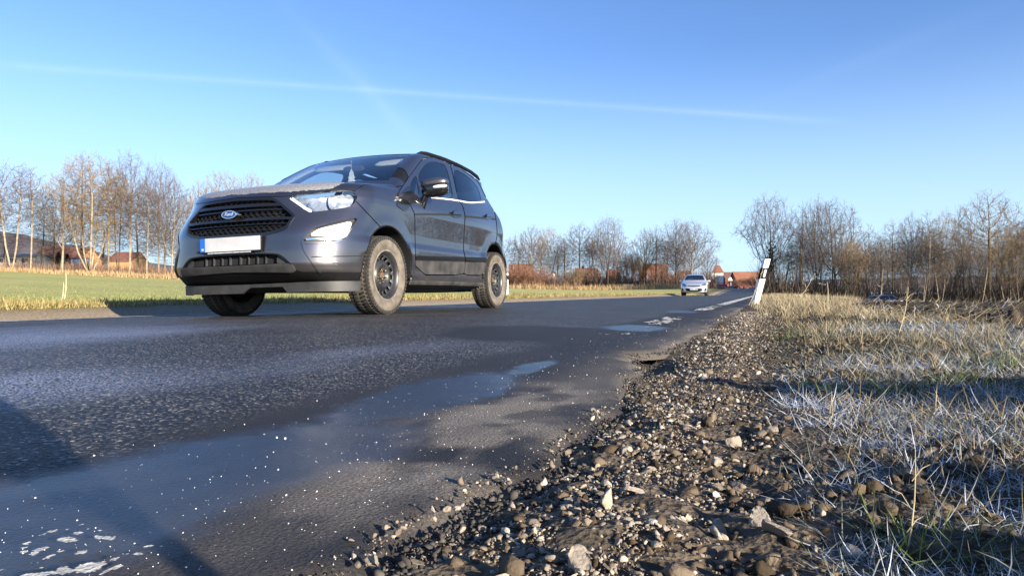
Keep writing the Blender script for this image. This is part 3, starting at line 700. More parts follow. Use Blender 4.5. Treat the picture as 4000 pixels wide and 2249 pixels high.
def make_tree(seed, kind):
    r = random.Random(seed); rg = np.random.default_rng(seed)
    def trunk(h, bx=0, by=0, lx=0.0, ly=0.0, n=None, z0=-.3):
        n = n or max(3, int(h / .55)); pts = []; x, y = bx, by
        for k in range(n):
            f = k / (n - 1); g_ = min(1.0, f * 3); pts.append((bx * g_ + lx * f + .10 * math.sin(f * 4 + seed) * f, by * g_ + ly * f, z0 + (h - z0) * f))
        return pts
    tw_n, tw_l, tw_up, exp, r_tip, up, step = 4, .85, .55, 2.35, .0145, .10, .50
    stems = []
    if kind == 'broad': stems = [trunk(3.4)]; env = env_egg(9.2, 5.9, 5.2, .45, .7, .85); na = 2100
    elif kind == 'leader': stems = [trunk(13.0, lx=.3)]; env = env_egg(9.6, 7.0, 3.0, .25, .5, .62); na = 1800; up = .22
    elif kind == 'poplar': stems = [trunk(12.0, lx=.2)]; env = env_egg(11.5, 7.4, 3.5, .75, .7, .85); na = 2000; up = .42; tw_up = 1.1
    elif kind == 'multi':
        for k in range(5): a = k * 1.257 + r.random(); stems.append(trunk(r.uniform(8, 10), .45 * math.cos(a), .45 * math.sin(a), 1.9 * math.cos(a), 1.9 * math.sin(a)))
        env = env_egg(9.0, 6.2, 4.6, .35, .7, .85); na = 2400; up = .25; tw_up = .9
    elif kind == 'slim':
        for k in range(2): a = k * 3.1 + r.random(); stems.append(trunk(r.uniform(9, 11), .25 * math.cos(a), .25 * math.sin(a), .9 * math.cos(a), .6 * math.sin(a)))
        env = env_egg(10.2, 4.9, 2.5, .35, .6, .8); na = 1200; up = .28; tw_up = .9
    elif kind == 'pollard': stems = [trunk(2.0)]; env = env_egg(4.2, 2.4, 2.3, .55, .6); na = 420; up = .5; tw_up = 1.5; step = .35; tw_l = 1.0; tw_n = 4
    elif kind == 'fan': stems = [trunk(2.9)]; env = env_egg(6.6, 3.9, 3.5, .75, .65, .8); na = 1300; up = .30; tw_up = .9; step = .42; tw_l = .7
    else:
        for k in range(9): a = k * .7 + r.random(); stems.append(trunk(1.2, .3 * math.cos(a), .3 * math.sin(a), .8 * math.cos(a), .8 * math.sin(a), 4, -.1))
        env = env_egg(2.4, 2.0, 2.4, .3, .5); na = 1100; up = .2; step = .3; tw_l = .6; tw_n = 4
    P0, par0 = [], []
    for s_ in stems:
        for k, p in enumerate(s_): par0.append(-1 if k == 0 else len(P0) - 1); P0.append(p)
    P, par = colonise(seed, (P0, par0), env, na, step, 3.2 if kind not in ('bush', 'pollard') else 2.2, step * 1.25, up)
    n = len(P); ch = np.zeros(n, int); R = np.zeros(n); area = np.zeros(n)
    for i in range(n - 1, -1, -1):
        if area[i] == 0: area[i] = r_tip ** exp
        R[i] = area[i] ** (1 / exp)
        if par[i] >= 0: area[par[i]] += area[i]; ch[par[i]] += 1
    e = np.where(par >= 0)[0]
    seg = np.stack([P[par[e]], P[e]], 1); rr0 = np.minimum(R[par[e]], R[e] * 1.5); rad_ = np.stack([rr0, R[e]], 1)
    flare = 1 + .5 * np.exp(-np.clip(seg[..., 2], 0, 9) / .5); rad_ = rad_ * flare
    thick_ = rad_[:, 1] > .045
    TV, TF = tubes(seg[thick_], rad_[thick_], 7)
    mid = ~thick_; CV, CF = tubes(seg[mid], np.maximum(rad_[mid], .009), 4); tone = [np.repeat(.25 + .35 * rg.random(mid.sum()), 8)]
    # twigs: fine double ribbons that leave every thin node
    k = np.where((R < .06) & (P[:, 2] > .8))[0]; k = np.repeat(k, tw_n); k = k[rg.random(len(k)) < .85]
    d0 = P[k] - P[np.maximum(par[k], 0)]; d0 /= np.maximum(np.linalg.norm(d0, axis=1), 1e-6)[:, None]
    def twigs(B, D, L, w):
        m_ = len(B); v = D + rg.normal(0, .55, (m_, 3)); v[:, 2] += tw_up * rg.random(m_); v /= np.linalg.norm(v, axis=1)[:, None]
        c = B + v * (L * .55)[:, None]; v2 = v + rg.normal(0, .22, (m_, 3)); v2[:, 2] += tw_up * .3; v2 /= np.linalg.norm(v2, axis=1)[:, None]; t_ = c + v2 * (L * .45)[:, None]
        s = np.cross(v, rg.normal(size=(m_, 3))); s /= np.maximum(np.linalg.norm(s, axis=1), 1e-6)[:, None]
        V = np.stack([B - s * w, B + s * w, c - s * w * .7, c + s * w * .7, t_], 1).reshape(-1, 3); b = (np.arange(m_) * 5)[:, None]
        F = np.concatenate([b + np.array([[0, 1, 3]]), b + np.array([[0, 3, 2]]), b + np.array([[2, 3, 4]])]); return V, F, c, v2
    L = tw_l * rg.uniform(.6, 1.3, len(k)); V1, F1, c1, v1 = twigs(P[k], d0, L, .0105)
    rep = np.repeat(np.arange(len(k)), 2); V2, F2, _, _ = twigs(c1[rep], v1[rep], L[rep] * .7, .0085)
    CFt = np.concatenate([np.concatenate([CF[:, [0, 1, 2]], CF[:, [0, 2, 3]]]), F1 + len(CV), F2 + len(CV) + len(V1)])
    tone += [np.repeat(rg.random(len(k)), 5), np.repeat(rg.random(len(rep)), 5)]
    CVt = np.vstack([CV, V1, V2])
    t = mesh_obj('trunk', TV, TF, M_BARK, None, True); c = mesh_obj('crown', CVt, CFt, M_TWIG, None, False, None, np.concatenate(tone))
    COL.objects.unlink(t); COL.objects.unlink(c)
    return t, c, float(np.percentile(CVt[:, 2], 99.7)), float(np.percentile(np.abs(CVt[:, :2]), 98) * 2)
def bark_mat(name, c0, c1):
    m, n, l, p = new_mat(name); tc = n.new('ShaderNodeTexCoord'); t = n.new('ShaderNodeTexNoise'); t.inputs['Scale'].default_value = 2.2; t.inputs['Detail'].default_value = 7; l.new(tc.outputs['Object'], t.inputs['Vector'])
    r = n.new('ShaderNodeValToRGB'); r.color_ramp.elements[0].color = (*c0, 1); r.color_ramp.elements[1].color = (*c1, 1); r.color_ramp.elements[0].position = .35; r.color_ramp.elements[1].position = .65
    l.new(t.outputs['Fac'], r.inputs[0]); l.new(r.outputs[0], p.inputs['Base Color']); p.inputs['Roughness'].default_value = .95; p.inputs['Specular IOR Level'].default_value = .1; return m
M_BARK = bark_mat('grey_brown_bark', (.13, .105, .075), (.29, .235, .165))
M_BARKP = bark_mat('pale_bark', (.20, .165, .115), (.38, .31, .225))
M_BARKD = bark_mat('dark_bark', (.035, .03, .025), (.10, .08, .065))
M_TWIG = var_mat('brown_twigs', [(.055, .042, .034), (.125, .096, .075), (.21, .165, .13)], .9, .1)
M_TWIGT = var_mat('tan_twigs', [(.10, .07, .042), (.22, .155, .09), (.35, .255, .15)], .9, .1)
M_TWIGR = var_mat('reddish_twigs', [(.10, .05, .036), (.22, .11, .07), (.32, .18, .12)], .9, .1)
M_TWIGD = var_mat('dark_twigs', [(.05, .04, .034), (.11, .085, .07), (.18, .145, .115)], .9, .1)
M_TWIGM = var_mat('mauve_twigs', [(.07, .053, .048), (.145, .11, .10), (.235, .18, .16)], .9, .1)
PROTO = {k: [make_tree(s + i * 17, k) for i in range(c)] for k, s, c in (('broad', 3, 3), ('leader', 5, 3), ('poplar', 8, 2), ('multi', 11, 2), ('slim', 14, 2), ('pollard', 19, 1), ('fan', 23, 2), ('bush', 29, 2))}
used_ = {}
def tree(name, px, dep, top, wpx, kind, label, bark=None, twig=None, lean=0.0, group=None, var=None, rz=None, sink=0.0):
    prs = PROTO[kind]; i = used_.get(kind, 0); used_[kind] = i + 1; t0, c0, H0, W0 = prs[(i if var is None else var) % len(prs)]
    b = at(px, dep); z = float(gz(b.x, b.y)) - sink; H = zpx(top, dep) - z; W = wpx / FPX * dep
    o = empty(name, (b.x, b.y, z), (0, 0, (i * 2.399) % 6.283 if rz is None else rz), label, 'bush' if kind == 'bush' else 'tree', group)
    o.scale = (W / W0, W / W0, H / H0)
    if lean:                                               # lean sideways across the view, then spin about its own axis
        o.rotation_mode = 'QUATERNION'; o.rotation_quaternion = Matrix.Rotation(lean, 3, F_AX).to_quaternion() @ Matrix.Rotation((i * 2.399) % 6.283, 3, 'Z').to_quaternion()
    for src, m in ((t0, bark), (c0, twig)):
        c = src.copy(); COL.objects.link(c); c.parent = o
        if m is not None: c.material_slots[0].link = 'OBJECT'; c.material_slots[0].material = m
    return o
LG = 'bare trees beyond the green field'; CG = 'bare trees in front of the village'; RG = 'bare trees of the wood by the ploughed field'
for a in (('bare_tree', 45, 128, 632, 190, 'slim', 'pale forked tree at the left end of the tree row', M_BARKP, M_TWIGM),
          ('bare_tree', 118, 127, 655, 170, 'slim', 'pale twin-stemmed tree beside the forked tree, in front of the cream shed', M_BARKP, M_TWIGM),
          ('bare_tree', 166, 130, 745, 120, 'leader', 'dark slender tree at the right end of the cream shed', M_BARKD, M_TWIGD),
          ('bare_tree', 243, 127, 730, 210, 'fan', 'pale thick-trunked tree in front of the red roofed house', M_BARKP, M_TWIG),
          ('willow_tree', 352, 128, 602, 330, 'multi', 'largest tree of the row, a many-stemmed willow with orange twigs', M_BARKP, M_TWIGT),
          ('bare_tree', 318, 136, 612, 190, 'leader', 'dark purple-topped tree showing behind the many-stemmed willow', M_BARKD, M_TWIGM),
          ('bare_tree', 425, 128, 640, 150, 'leader', 'upright tree with several straight stems just right of the willow', M_BARK, M_TWIGT),
          ('bare_tree', 462, 131, 668, 110, 'slim', 'thin dark-stemmed tree between the willow and the tallest tree', M_BARKD, M_TWIG),
          ('bare_tree', 506, 128, 592, 200, 'poplar', 'tallest tree of the row, with a rounded fan of upright twigs', M_BARKP, M_TWIGM),
          ('bare_tree', 572, 126, 690, 130, 'leader', 'curved birch-like tree with a whitish trunk', M_BARKP, M_TWIG),
          ('bare_tree', 620, 128, 634, 200, 'broad', 'thick straight-trunked tree with a wide airy crown left of the car', M_BARK, M_TWIGM),
          ('bare_tree', 672, 127, 690, 170, 'broad', 'leaning broken-branched tree closest to the car', M_BARKP, M_TWIG),
          ('bare_tree', 775, 150, 700, 110, 'poplar', 'narrow tree peeping over the bonnet of the dark car', M_BARK, M_TWIGT),
          ('bare_tree', 870, 150, 672, 230, 'multi', 'wide bushy tree crown above the bonnet of the dark car', M_BARKP, M_TWIGT),
          ('bare_tree', 985, 150, 674, 160, 'fan', 'bushy tree crown beside the windscreen of the dark car', M_BARKP, M_TWIGT),
          ('bare_tree', 1150, 150, 760, 200, 'multi', 'tree seen only through the car windows', M_BARK, M_TWIG),
          ):
    tree(*a, group=LG)
for px, top, w in ((-110, 680, 200), (-40, 720, 150)): tree('bare_tree', px, 128, top, w, 'slim', 'tree at the left margin of the photo', M_BARKP, M_TWIGM, group=LG)
for px, top in ((20, 830), (210, 850), (400, 850), (540, 800), (640, 860), (720, 850)):
    tree('bare_tree', px, 140, top, 170, 'leader', 'low thin tree in the second line behind the row beyond the green field', M_BARK, M_TWIG, group='second line of trees beyond the green field')
for a in (('bare_tree', 1992, 135, 925, 110, 'slim', 'thin pale tree just right of the rear wheel of the dark car', M_BARKP, M_TWIGM),
          ('bare_tree', 2072, 134, 885, 150, 'fan', 'fan-shaped tree above the reddish bushes', M_BARK, M_TWIGM),
          ('bare_tree', 2140, 136, 888, 140, 'multi', 'many-limbed tree with tan stems behind the small white gable', M_BARKP, M_TWIGT),
          ('bare_tree', 2205, 134, 925, 110, 'leader', 'dark-trunked tree left of the pollarded willow', M_BARKD, M_TWIG),
          ('bare_tree', 2264, 133, 872, 150, 'poplar', 'tall pale upright tree behind the pollarded willow', M_BARKP, M_TWIGM),
          ('bare_tree', 2305, 135, 945, 90, 'slim', 'slim tree between the tall pale tree and the big dark tree', M_BARK, M_TWIGM),
          ('pollard_willow', 2247, 131, 1042, 110, 'pollard', 'pollarded willow with a stout trunk and a brush of yellow shoots', M_BARKP, M_TWIGT),
          ('bare_tree', 2338, 131, 905, 110, 'multi', 'cluster of dark stems left of the big dark tree', M_BARKD, M_TWIG),
          ('bare_tree', 2374, 129, 846, 170, 'broad', 'big dark tree with a pale lower trunk, tallest in front of the village', M_BARKD, M_TWIGM),
          ('bare_tree', 2436, 132, 960, 130, 'broad', 'brown spreading tree right of the big dark tree', M_BARK, M_TWIG),
          ('bare_tree', 2476, 134, 985, 130, 'bush', 'rounded brown tree behind the wooden fence panel', M_BARKD, M_TWIGR),
          ('willow_tree', 2500, 150, 1005, 80, 'pollard', 'golden-twigged willow left of the orange roof', M_BARKP, var_mat('golden_twigs', [(.25, .16, .02), (.38, .25, .03), (.46, .32, .06)], .9, .1)),
          ('bare_tree', 2524, 130, 892, 110, 'fan', 'open V-shaped tree with withered leaves in front of the orange roof', M_BARKD, M_TWIGD),
          ('bare_tree', 2562, 131, 884, 90, 'leader', 'straight dark tree in front of the orange roof', M_BARKD, M_TWIG),
          ('bare_tree', 2640, 130, 856, 160, 'broad', 'large limbed tree left of the silver car', M_BARKD, M_TWIGM),
          ('bare_tree', 2702, 129, 862, 190, 'broad', 'large limbed tree rising behind the silver car', M_BARK, M_TWIGM),
          ('bare_tree', 2765, 140, 975, 90, 'fan', 'small tree right behind the silver car, left of the white tower', M_BARK, M_TWIGM)):
    tree(*a, group=CG)
for px, top in ((2030, 960), (2110, 950), (2180, 960), (2400, 960), (2590, 960), (2610, 930), (2670, 960)):
    tree('bare_tree', px, 141, top, 110, 'leader', 'lower thin tree in the second line in front of the village', M_BARK, M_TWIGM, group='second line of trees in front of the village')
for px, dep, top, w, tw, lab in ((2040, 130, 1030, 130, M_TWIGR, 'reddish bush below the fan-shaped tree'), (2105, 130, 1045, 110, M_TWIGR, 'tall reddish bush in front of the small white gable'), (2010, 131, 1060, 80, M_TWIGR, 'reddish bush nearest the rear wheel of the dark car'),
                                 (2170, 130, 1075, 90, M_TWIGM, 'brown bush left of the pollarded willow'), (2420, 131, 1080, 90, M_TWIGD, 'dark thorny bush right of the big dark tree'), (2900, 150, 1085, 120, M_TWIGR, 'reddish bush in front of the orange roofed barn'), (2955, 140, 1080, 110, M_TWIGD, 'dark bush left of the ivy-clad tree')):
    tree('bush', px, dep, top, w, 'bush', lab, M_BARKD, tw, group='bushes near the village')
for a in (('ivy_tree', 3006, 112, 762, 230, 'broad', 'dark broad tree with ivy on its trunk, left end of the wood', M_BARKD, M_TWIGM),
          ('bare_tree', 3135, 108, 800, 130, 'leader', 'upright tree right of the ivy-clad tree', M_BARK, M_TWIGM),
          ('bare_tree', 3188, 104, 775, 150, 'broad', 'tall crooked tree above the small signpost', M_BARKD, M_TWIGM),
          ('bare_tree', 3262, 102, 785, 250, 'broad', 'tree that leans right with withered leaves in its long limbs', M_BARKD, M_TWIG),
          ('bush', 3330, 96, 925, 120, 'bush', 'dense rounded small tree in front of the wood', M_BARK, M_TWIGT),
          ('bare_tree', 3395, 100, 905, 110, 'slim', 'thin double tree left of the neat fan-shaped tree', M_BARKP, M_TWIG),
          ('bare_tree', 3443, 88, 940, 170, 'fan', 'neat fan-shaped young tree with a pale straight trunk', M_BARKP, M_TWIG),
          ('bare_tree', 3310, 92, 965, 90, 'fan', 'small young tree with a pale trunk left of the neat fan-shaped one', M_BARKP, M_TWIG),
          ('bare_tree', 3490, 104, 862, 140, 'leader', 'brown feathery tree above the neat fan-shaped tree', M_BARK, M_TWIGT),
          ('bare_tree', 3562, 100, 838, 140, 'broad', 'gnarled tree above the tail of the dark blue car', M_BARKD, M_TWIG),
          ('bare_tree', 3625, 98, 832, 130, 'leader', 'straight pale-stemmed tree right behind the dark blue car', M_BARKP, M_TWIG),
          ('bare_tree', 3690, 100, 826, 150, 'broad', 'tree leaning left of the gap of sky, above the bonnet of the dark blue car', M_BARK, M_TWIGT),
          ('bare_tree', 3766, 97, 845, 120, 'broad', 'thick dark tree standing in the gap of sky in the wood', M_BARKD, M_TWIG),
          ('bare_tree', 3862, 104, 752, 300, 'poplar', 'tallest tree of the wood, a wide fan of upright branches', M_BARK, M_TWIGT),
          ('bare_tree', 3945, 84, 872, 210, 'broad', 'dark many-limbed tree spreading at the right margin', M_BARKD, M_TWIGT),
          ('bare_tree', 4040, 88, 850, 220, 'broad', 'tree cut off by the right margin of the photo', M_BARK, M_TWIG)):
    tree(*a, group=RG, sink=.1)
rr = random.Random(4)
for i in range(30):
    px = 3030 + i * 35 + rr.uniform(-14, 14); dep = rr.uniform(108, 128)
    tree('bare_tree', px, dep, rr.uniform(880, 985), rr.uniform(90, 150), ('leader', 'slim', 'multi')[i % 3], 'slender bare tree in the crowded back rows of the wood', (M_BARKD, M_BARK, M_BARKP)[(i // 2) % 3], (M_TWIG, M_TWIGM, M_TWIGD)[i % 3], group='crowded back rows of the wood')
for i in range(16):
    tree('bare_tree', 4180 + i * 170 + rr.uniform(-50, 50), rr.uniform(70, 100), rr.uniform(780, 900), rr.uniform(220, 330), ('broad', 'leader', 'multi')[i % 3], 'bare tree of the wood continuing past the right margin, mirrored in the car doors', (M_BARKD, M_BARK)[i % 2], (M_TWIG, M_TWIGD)[i % 2], group='wood mirrored in the car doors')
for i in range(10):
    px = 3520 + i * 50 + rr.uniform(-14, 14)
    tree('bare_tree', px, rr.uniform(82, 94), rr.uniform(980, 1060), rr.uniform(50, 80), 'slim', 'young pale stem at the front edge of the wood', M_BARKP, M_TWIG, lean=rr.uniform(-.25, .2), group='young stems at the edge of the wood')
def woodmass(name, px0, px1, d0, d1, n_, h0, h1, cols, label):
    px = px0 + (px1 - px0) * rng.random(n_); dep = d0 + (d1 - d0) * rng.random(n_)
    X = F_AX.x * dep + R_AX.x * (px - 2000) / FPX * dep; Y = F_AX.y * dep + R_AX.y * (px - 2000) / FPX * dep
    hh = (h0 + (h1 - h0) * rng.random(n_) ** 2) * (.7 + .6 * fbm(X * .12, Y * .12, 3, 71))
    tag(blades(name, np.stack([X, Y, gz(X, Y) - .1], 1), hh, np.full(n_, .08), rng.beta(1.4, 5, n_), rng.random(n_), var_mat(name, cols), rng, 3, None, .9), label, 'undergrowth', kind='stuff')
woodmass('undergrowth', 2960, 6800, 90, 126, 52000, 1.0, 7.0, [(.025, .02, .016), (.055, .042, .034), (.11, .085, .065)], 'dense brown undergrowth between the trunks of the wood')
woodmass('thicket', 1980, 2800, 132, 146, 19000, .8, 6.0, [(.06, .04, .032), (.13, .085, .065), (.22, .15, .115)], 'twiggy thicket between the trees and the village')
# ivy: dark leaves wrapped round the trunk of the broad tree
n_ = 1300; b0 = at(3006, 112); zz = 8.0 * rng.beta(1.0, 2.2, n_); an = rng.random(n_) * 6.283; rr_ = .12 + 1.1 * rng.random(n_) ** 1.5 * np.interp(zz, [0, 3, 9.5], [1, .9, .3]) * (.7 + .5 * np.sin(zz * 2.1 + an))
Pv = np.stack([b0.x + rr_ * np.cos(an) + .04 * zz, b0.y + rr_ * np.sin(an), float(gz(b0.x, b0.y)) + zz], 1)
iv = blades('ivy', Pv - np.array([b0.x, b0.y, float(gz(b0.x, b0.y))]), rng.gamma(6, .05, n_), np.full(n_, .22), rng.beta(3, 2, n_), rng.random(n_), var_mat('ivy_leaf', [(.035, .036, .018), (.07, .068, .032), (.11, .10, .05)], .5, .4), rng, 2)
iv.location = (b0.x, b0.y, float(gz(b0.x, b0.y))); tag(iv, 'dark ivy wrapped around the trunk of the broad tree', 'ivy')
# dark conifers
def conifer(px, dep, top, wpx, label):
    b = at(px, dep); z = float(gz(b.x, b.y)); H = zpx(top, dep) - z; W = wpx / FPX * dep / 2; n_ = 2600
    o = empty('spruce_tree', (b.x, b.y, z), (0, 0, 0), label, 'tree', 'dark conifers')
    m = MB(); m.tube([(0, 0, -.2), (0, 0, H * .9)], [.14, .03], 7); m.build('trunk', M_BARKD, o, True)
    t = rng.random(n_) ** .7; a = rng.random(n_) * 6.283; r = W * (1 - t) * (.35 + .65 * rng.random(n_)) * (.85 + .15 * np.sin(t * 40))
    blades('crown', np.stack([r * np.cos(a), r * np.sin(a), .06 * H + t * H * .9], 1), np.full(n_, H * .075), np.full(n_, .10), .75 + .2 * rng.random(n_), rng.random(n_), M_NEEDLE, rng, 2, a, .3).parent = o
M_NEEDLE = var_mat('spruce_needles', [(.008, .016, .01), (.02, .036, .02), (.04, .06, .035)], .7, .2)
conifer(228, 140, 985, 60, 'dark blue-green conifer in front of the red roofed house'); conifer(2277, 190, 1036, 16, 'small dark conifer top behind the brown roof'); conifer(262, 146, 990, 50, 'second dark conifer, left of the white gable wall')
# ================================================================== buildings
M_TILE_R = mat('red_roof_tiles', (.17, .072, .05), .85, noise=.3, nscale=1.2, bump=.3, bscale=9)
M_TILE_O = mat('orange_roof_tiles', (.25, .105, .062), .85, noise=.22, nscale=1.2, bump=.3, bscale=9)
M_TILE_B = mat('brown_roof_tiles', (.16, .085, .065), .85, noise=.3, nscale=1.2)
M_SLATE = mat('dark_slate', (.06, .058, .065), .7, noise=.2, nscale=2)
M_PLASTER = mat('white_plaster', (.78, .77, .74), .9, noise=.06, nscale=1.5)
M_CREAM = mat('cream_plaster', (.74, .62, .43), .9, noise=.12, nscale=1.2)
M_OCHRE = mat('ochre_boards', (.42, .24, .11), .9, noise=.15, nscale=2)
M_GREYW = mat('grey_render', (.34, .32, .33), .9, noise=.1, nscale=1.5)
M_WIN = mat('window_glass', (.03, .035, .045), .1, spec=.6)
M_BRICK = mat('dark_red_brick', (.16, .06, .045), .9, noise=.25, nscale=3)
M_METAL = mat('galvanised_steel', (.62, .64, .66), .38, metal=.85, noise=.1, nscale=4)
M_MAROON = mat('maroon_paint', (.30, .03, .05), .6, noise=.15, nscale=3)
M_SIGNW = mat('white_plastic', (.80, .80, .79), .5)
M_SIGNB = mat('black_plastic_mark', (.010, .010, .011), .85, spec=.15)
def house(name, px, dep, w, dl, hw, hr, label, wall=None, roof=None, gable=False, rot=0.0, wins=(), base=None, over=.25, cat='house', chimney=None):
    """w: width across the view, dl: depth, hw wall height, hr roof height; gable=True shows the gable end; windows are (u, z, w, h) on the visible front"""
    b = at(px, dep); z = float(gz(b.x, b.y)) - .2 if base is None else base
    o = empty(name, (b.x, b.y, z), (0, 0, YAW + rot), label, cat)          # local +x to the right of the view, +y away
    m = MB(); x, y = w / 2, dl / 2
    if gable:
        V = [(-x, -y, 0), (x, -y, 0), (x, y, 0), (-x, y, 0), (-x, -y, hw), (x, -y, hw), (x, y, hw), (-x, y, hw), (0, -y, hw + hr), (0, y, hw + hr)]
        F = [(0, 1, 5, 8, 4), (2, 3, 7, 9, 6), (1, 2, 6, 5), (3, 0, 4, 7)]
    else:
        V = [(-x, -y, 0), (x, -y, 0), (x, y, 0), (-x, y, 0), (-x, -y, hw), (x, -y, hw), (x, y, hw), (-x, y, hw), (-x, 0, hw + hr), (x, 0, hw + hr)]
        F = [(0, 1, 5, 4), (2, 3, 7, 6), (1, 2, 6, 9, 5), (3, 0, 4, 8, 7)]
    m.add(V, F); m.build('wall', wall or M_PLASTER, o)
    r = MB(); t = .14
    if gable:
        s = hr / x; e = x + over
        for sg in (-1, 1):
            P = [(0, -y - over, hw + hr + .02), (sg * e, -y - over, hw - s * over + .02), (sg * e, y + over, hw - s * over + .02), (0, y + over, hw + hr + .02)]
            Q = [(a, b_, c + t) for a, b_, c in P]; r.add(P + Q, [(0, 1, 2, 3), (7, 6, 5, 4), (0, 4, 5, 1), (1, 5, 6, 2), (2, 6, 7, 3), (3, 7, 4, 0)])
    else:
        s = hr / y; e = y + over
        for sg in (-1, 1):
            P = [(-x - over, 0, hw + hr + .02), (-x - over, sg * e, hw - s * over + .02), (x + over, sg * e, hw - s * over + .02), (x + over, 0, hw + hr + .02)]
            Q = [(a, b_, c + t) for a, b_, c in P]; r.add(P + Q, [(0, 1, 2, 3), (7, 6, 5, 4), (0, 4, 5, 1), (1, 5, 6, 2), (2, 6, 7, 3), (3, 7, 4, 0)])
    rf = r.build('roof', roof or M_TILE_R, o)
    if chimney is not None: c = MB(); c.box((chimney, 0, hw + hr + .25), (.6, .6, 1.1)); c.build('chimney', M_BRICK, rf)
    for (u, zz_, ww, hh) in wins:
        f = MB()
        for (cx, cz, sx, sz) in ((0, hh / 2, ww + .12, .08), (0, -hh / 2, ww + .16, .10), (-ww / 2, 0, .08, hh), (ww / 2, 0, .08, hh), (0, 0, .05, hh)): f.box((cx, 0, cz), (sx, .09, sz))
        fo = f.build('window', M_SIGNW, o, loc=(u, -y - .03, zz_)); g = MB(); g.box((0, .02, 0), (ww, .03, hh)); g.build('pane', M_WIN, fo)
    return o
# village left
o = house('long_shed', 42, 150, 13.6, 6, 2.7, .7, 'long low cream shed with open bays behind the left trees', M_CREAM, mat('pale_felt_roof', (.28, .24, .20), .9, noise=.2, nscale=1.5), wins=(), cat='shed', over=.4)
for u in (-5.6, -2.9, -.2, 2.5, 5.2):
    f = MB(); f.box((u, -3.04, 1.95), (1.4, .08, .9)); f.build('opening', M_WIN, o); f = MB(); f.box((u, -3.05, .95), (1.4, .10, 1.0)); f.build('parapet', M_PLASTER, o)
house('farmhouse', 262, 172, 12, 9, 3.2, 3.1, 'broad farmhouse with ochre walls under a long red roof', M_OCHRE, M_TILE_R, wins=((-2.2, 2.4, .8, .9), (2.6, 2.4, .8, .9)))
house('white_house', 303, 160, 3.2, 7, 2.7, .35, 'plain white building standing before the long red roof', M_PLASTER, M_TILE_R, wins=((-.5, 2.2, .35, .5), (1.2, 2.2, .35, .5), (-.3, .9, .6, 1.1)), over=.1)
house('barn', 500, 178, 6, 8, 3.0, 2.4, 'red roofed barn half hidden by the trunks left of the car', M_OCHRE, M_TILE_R, cat='barn')
house('hill_house', 15, 210, 5, 6, 3, 2, 'pale house on the slope above the cream shed', M_GREYW, M_SLATE, base=6.6); house('slope_house', 82, 210, 5, 6, 2.4, 1.6, 'yellowish house on the slope behind the bare trees', M_CREAM, M_TILE_B, base=6.4)
# village centre
house('red_roof_house', 2035, 180, 6.0, 9, 2.2, 4.2, 'house with a steep orange roof behind the reddish bushes', M_OCHRE, M_TILE_O)
house('gable_cottage', 2160, 165, 3.6, 6, 2.3, 1.9, 'small white cottage with a pale gable', M_PLASTER, M_TILE_R, gable=True, wins=((-.5, 1.7, .5, .6), (.6, 1.7, .5, .6)))
house('brown_roof_house', 2290, 190, 5.5, 8, 3.0, 3.0, 'house with a brown roof and light ridge behind the tall pale tree', M_OCHRE, M_TILE_B, chimney=1.2)
house('white_cottage', 2276, 158, 2.4, 5, 2.8, .4, 'white cottage with two dark windows right of the pollarded willow', M_PLASTER, M_SLATE, wins=((-.55, 2.2, .4, .6), (.35, 2.2, .4, .6), (.2, 1.0, .5, .7)), over=.1)
house('yellow_gable', 2304, 156, 1.9, 5, 1.8, 1.3, 'yellowish gabled outbuilding beside the white cottage', M_CREAM, M_SLATE, gable=True, over=.12, cat='outbuilding')
house('grey_shed', 2220, 160, 2.8, 3, 1.9, .2, 'grey windowless shed left of the pollarded willow', M_GREYW, M_GREYW, over=.1, cat='shed')
house('terracotta_house', 2318, 200, 3.2, 6, 3.2, 2.6, 'house end with a terracotta roof left of the cluster of dark stems', M_OCHRE, M_TILE_O); house('rust_house', 2395, 185, 3.0, 6, 2.6, 3.0, 'house with a rust-red roof right of the big dark tree', M_OCHRE, M_TILE_O)
house('orange_roof_barn', 2558, 178, 5.6, 9, 2.4, 4.4, 'big barn with a bright orange roof, brightest in the village', M_GREYW, M_TILE_O, cat='barn')
house('low_barn', 2605, 170, 4.4, 6, 2.3, 1.4, 'lower orange roofed barn joined right of the big barn', M_GREYW, M_TILE_O, cat='barn'); house('slate_house', 2580, 205, 2.6, 5, 5.2, 1.2, 'dark slate roof showing behind the low orange barn', M_GREYW, M_SLATE)
house('grey_gable', 2524, 168, 2.2, 4, 2.6, 1.5, 'grey gable in front of the bright orange roof', M_GREYW, M_TILE_O, gable=True, over=.1)
house('pink_house', 2668, 175, 3.2, 6, 3.0, 1.8, 'house with a faded red roof left of the silver car', M_GREYW, M_TILE_R)
house('brick_barn', 2852, 215, 5.4, 8, 3.6, 1.8, 'dark brick barn right of the white tower', M_BRICK, M_TILE_B, cat='barn')
house('orange_roof_house', 2912, 200, 7.0, 8, 2.2, 3.0, 'house with a wide orange roof behind bushes, right of the brick barn', M_BRICK, M_TILE_O, over=.3)
